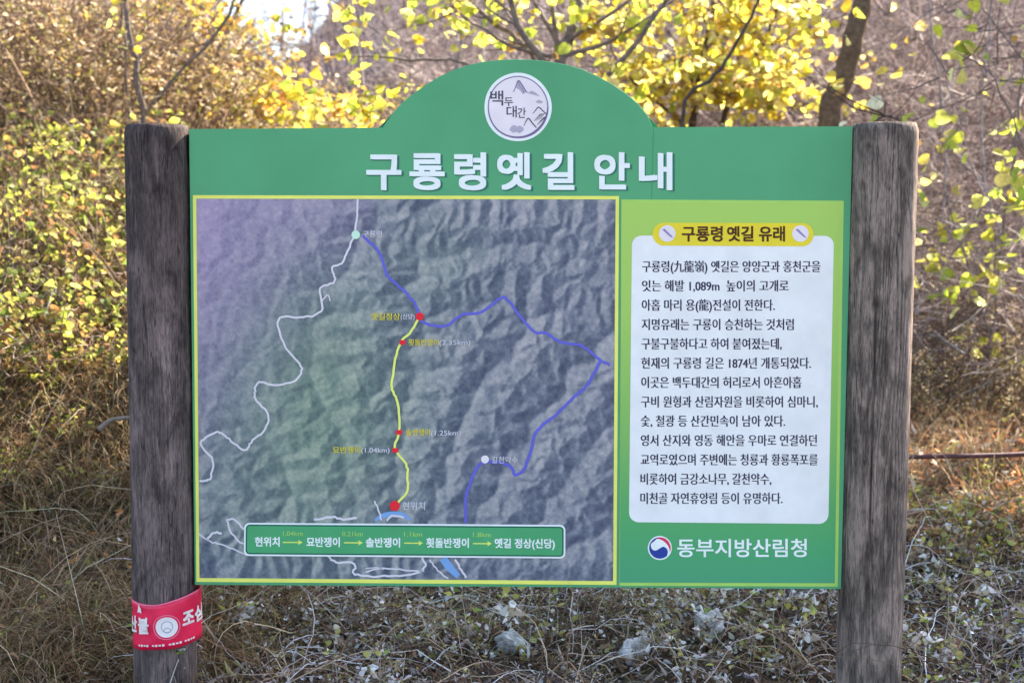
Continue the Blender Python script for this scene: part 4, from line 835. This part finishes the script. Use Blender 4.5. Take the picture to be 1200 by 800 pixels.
def grass_left():
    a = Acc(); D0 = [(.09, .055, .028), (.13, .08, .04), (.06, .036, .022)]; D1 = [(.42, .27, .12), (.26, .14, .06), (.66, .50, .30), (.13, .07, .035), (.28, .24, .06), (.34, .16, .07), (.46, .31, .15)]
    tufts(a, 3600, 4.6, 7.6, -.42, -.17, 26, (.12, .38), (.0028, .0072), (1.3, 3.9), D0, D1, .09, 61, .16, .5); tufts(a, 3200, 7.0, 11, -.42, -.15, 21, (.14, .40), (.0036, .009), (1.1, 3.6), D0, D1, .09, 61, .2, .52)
    N = 340; x, Y = spray(N, 4.8, 9, -.42, -.19); twigs(a, on(x, Y, .03), rdir(N, .05, .9), RNG.uniform(.2, .8, N), .0024, pick([(.56, .42, .28), (.40, .26, .17), (.64, .54, .40), (.22, .12, .08)], N), 6, .12, .15)
    N = 420; x, Y = spray(N, 7.2, 10.8, -.42, -.2); twigs(a, on(x, Y, .0), rdir(N, .75, 1), RNG.uniform(.4, 1.1, N), .0032, pick([(.40, .27, .18), (.26, .16, .10), (.55, .42, .28), (.16, .09, .06)], N), 6, .10, .02)
    N = 1300; x, Y = spray(N, 4.6, 10, -.42, -.19); leaves(a, on(x, Y, .02)+np.stack([0*x, 0*x, RNG.uniform(0, .20, N)], 1), rdir(N, -.4, .6), RNG.uniform(.012, .036, N), pick([(.30, .18, .09), (.20, .11, .06), (.44, .30, .15), (.36, .34, .08), (.42, .20, .08)], N, .3), 'oval', .7, 1.)
    o = a.build('dry_grass', M_GRASS); tag(o, 'matted straw coloured dry grass covering the left bank', 'grass', kind='stuff')
grass_left()
def grass_frost():
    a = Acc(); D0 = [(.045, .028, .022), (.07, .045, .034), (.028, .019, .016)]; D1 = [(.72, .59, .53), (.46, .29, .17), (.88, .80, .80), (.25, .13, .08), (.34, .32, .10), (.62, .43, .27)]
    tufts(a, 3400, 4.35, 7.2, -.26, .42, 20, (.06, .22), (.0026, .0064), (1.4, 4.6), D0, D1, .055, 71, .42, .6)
    N = 2500; x, Y = spray(N, 4.3, 7.0, -.26, .42); k = ROCKFREE(x, Y); x, Y = x[k], Y[k]; N = len(x); twigs(a, on(x, Y, .03), rdir(N, .0, .6), RNG.uniform(.15, .7, N), RNG.uniform(.0016, .0036, N), pick([(.58, .44, .36), (.86, .77, .76), (.30, .18, .11), (.15, .08, .05), (.50, .33, .20), (.66, .50, .36)], N, .25), 9, .22, .3)
    o = a.build('frosted_grass', M_GRASS); tag(o, 'frost whitened dead grass and stalks on the ground under the board', 'grass', kind='stuff')
grass_frost()
def grass_back():
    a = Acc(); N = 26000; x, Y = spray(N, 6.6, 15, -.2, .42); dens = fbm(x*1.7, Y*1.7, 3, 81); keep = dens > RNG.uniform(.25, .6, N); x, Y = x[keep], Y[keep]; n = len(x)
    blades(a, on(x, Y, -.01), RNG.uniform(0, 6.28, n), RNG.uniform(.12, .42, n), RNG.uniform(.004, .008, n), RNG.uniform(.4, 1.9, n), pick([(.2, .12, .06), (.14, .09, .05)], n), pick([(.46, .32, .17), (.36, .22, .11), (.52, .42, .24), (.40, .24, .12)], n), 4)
    o = a.build('brown_grass', M_GRASS); tag(o, 'brown dry grass on the slope behind the right post', 'grass', kind='stuff')
grass_back()
def litter():
    a = Acc(); N = 15000; x, Y = spray(N, 5.9, 10, .05, .42); n = N
    leaves(a, on(x, Y, .0)+np.stack([0*x, 0*x, RNG.uniform(0, .09, n)], 1), rdir(n, -.3, .5), RNG.uniform(.02, .058, n), pick([(.42, .22, .11), (.32, .18, .10), (.56, .36, .20), (.24, .13, .08), (.64, .52, .38), (.50, .22, .09), (.44, .38, .12)], n, .3), 'oval', .8, 1.2)
    N = 3000; x, Y = spray(N, 4.5, 11, -.42, .05); n = N
    leaves(a, on(x, Y, .0)+np.stack([0*x, 0*x, RNG.uniform(0, .07, n)], 1), rdir(n, -.3, .5), RNG.uniform(.015, .04, n), pick([(.30, .19, .11), (.22, .13, .08), (.42, .28, .15), (.36, .36, .12), (.40, .36, .32)], n), 'oval', .6, .8)
    N = 9000; x, Y = spray(N, 4.35, 7, -.28, .42); n = N
    leaves(a, on(x, Y, .0)+np.stack([0*x, 0*x, RNG.uniform(0, .05, n)], 1), rdir(n, -.3, .5), RNG.uniform(.010, .034, n), pick([(.16, .09, .055), (.10, .06, .04), (.24, .14, .09), (.07, .045, .035), (.34, .26, .22), (.62, .56, .55)], n, .3), 'oval', .9, 1.6)
    o = a.build('leaf_litter', M_LITTER); tag(o, 'orange brown fallen leaves scattered over the ground', 'leaves', kind='stuff')
litter()
def woodland():
    a = Acc(); N = 1500; Yd = 26+150*RNG.uniform(0, 1, N)**1.4; x = Yd*RNG.uniform(-.42, .42, N); b = on(x, Yd-4.5, -.2)
    up = np.tile([0, 0, 1.], (N, 1)) + RNG.normal(0, .06, (N, 3)); up /= np.linalg.norm(up, axis=1, keepdims=True); H = RNG.uniform(4, 8, N)*np.where((x/Yd > -.215) & (x/Yd < -.105), .42, 1)
    c = pick(GREYT, N, .25); P1 = twigs(a, b, up, H, RNG.uniform(.05, .1, N)*H/6, c, 4, .03)
    m = N*12; i = RNG.integers(0, N, m); k = RNG.integers(1, 5, m); P2 = twigs(a, P1[i, k], rdir(m, .1, .9), H[i]*RNG.uniform(.15, .4, m), .03*H[i]/6, c[i], 3, .15)
    o = a.build('woodland', M_TWIG); tag(o, 'distant bare purple grey woodland on the far hillside', 'woodland', kind='stuff')
woodland()

# ---- stones
def rock(px, py, Yd, sx, sz, seed, label):
    bm_v = []; nu, nv = 40, 26
    x0 = (px-600)/FPX*Yd; Y0 = Yd-4.5; a = Acc()
    th = np.linspace(0, 2*np.pi, nu, endpoint=False); ph = np.linspace(.02, np.pi-.02, nv); T, Ph = np.meshgrid(th, ph)
    d = np.stack([np.sin(Ph)*np.cos(T), np.sin(Ph)*np.sin(T), np.cos(Ph)], -1); rr_ = np.ones(T.shape); r = np.random.default_rng(seed)
    for k in range(13):
        nn = r.normal(0, 1, 3); nn /= np.linalg.norm(nn); off = r.uniform(.62, .95); dp = d@nn; rr_ = np.minimum(rr_, np.where(dp > .05, off/np.maximum(dp, .05), 9))
    rr_ *= 1+(fbm(d[..., 0]*3+seed, d[..., 1]*3+d[..., 2]*2.3, 4, seed)-.5)*.55; V = d*rr_[..., None]*np.array([sx, sx*.7, sz])
    i = np.arange(nv-1)[:, None]*nu; j = np.arange(nu)[None]; j2 = (j+1) % nu; q = np.stack([i+j, i+nu+j, i+nu+j2, i+j2], -1).reshape(-1, 4)
    a.add(V.reshape(-1, 3), q, np.full(len(q), 4), np.ones(3)); a.add(V[0], np.arange(nu), [nu], np.ones(3)); a.add(V[-1], np.arange(nu)[::-1], [nu], np.ones(3))
    o = a.build('rock', M_ROCK, smooth=False); W = A_(px, py, Yd); o.location = tuple(W); o.rotation_euler = (random.uniform(-.3, .3), random.uniform(-.3, .3), random.uniform(0, 6)); tag(o, label, 'rock', 'pale frosted rocks under the board')
M_ROCK = mat('pale_stone', .8, .3, col=(.62, .56, .56), noise=(26, .45, 1.25), bump=(60, .8, .02))
for r_ in ROCKS: rock(*r_)
# ---- cable and branches
def cable():
    a = Acc(); p = [A_(x, y, 6.9) for x, y in ((900, 548), (985, 540), (1075, 535), (1140, 534), (1200, 532), (1290, 526))]; tube(a, smooth(np.array(p), 8), .0125, 8, np.array([.09, .035, .035]))
    o = a.build('cable', mat('rusty_cable', .7, .3, attr=True, noise=(40, .6, 1.4))); tag(o, 'dark reddish cable stretched level through the brush right of the right post', 'cable')
    for px in (900, 1290):
        b = gpt(px, 6.9); t_ = A_(px, 548 if px == 900 else 526, 6.9); a = Acc(); tube(a, np.array([b-[0, 0, .2], (b+t_)/2, t_+[0, 0, .08]]), .02, 8, np.array([.12, .06, .05]), cap=True)
        tag(a.build('stake', M_BARK), 'short rusty stake holding the cable ' + ('behind the board' if px == 900 else 'beyond the right edge'), 'stake')
cable()
def branch(pts, r, col, label):
    a = Acc(); tube(a, smooth(np.array(pts), 6), np.linspace(r, r*.4, (len(pts)-1)*6+1), 7, np.array(col)); tag(a.build('fallen_branch', M_BARK), label, 'branch')
b_ = seen(125, 495)-.32
branch([A_(116, 503, b_), A_(132, 492, b_), A_(160, 489, b_), A_(200, 490, b_)], .013, (.22, .16, .13), 'short grey fallen branch resting against the grass beside the left post')
b_ = seen(110, 405)-.3
branch([A_(66, 388, b_+.1), A_(90, 402, b_), A_(125, 410, b_), A_(152, 426, b_)], .008, (.62, .42, .34), 'thin pinkish bramble stem arching across the left bank')
b_ = seen(40, 400)-.3
branch([A_(26, 425, b_), A_(40, 398, b_), A_(52, 370, b_), A_(63, 338, b_+.05)], .007, (.62, .52, .38), 'thin straw coloured stem standing upright on the left bank')
branch([A_(1073, 690, 5.6), A_(1085, 706, 5.5), A_(1102, 728, 5.4)], .005, (.5, .48, .5), 'pale straight stalk lying beside the foot of the right post')
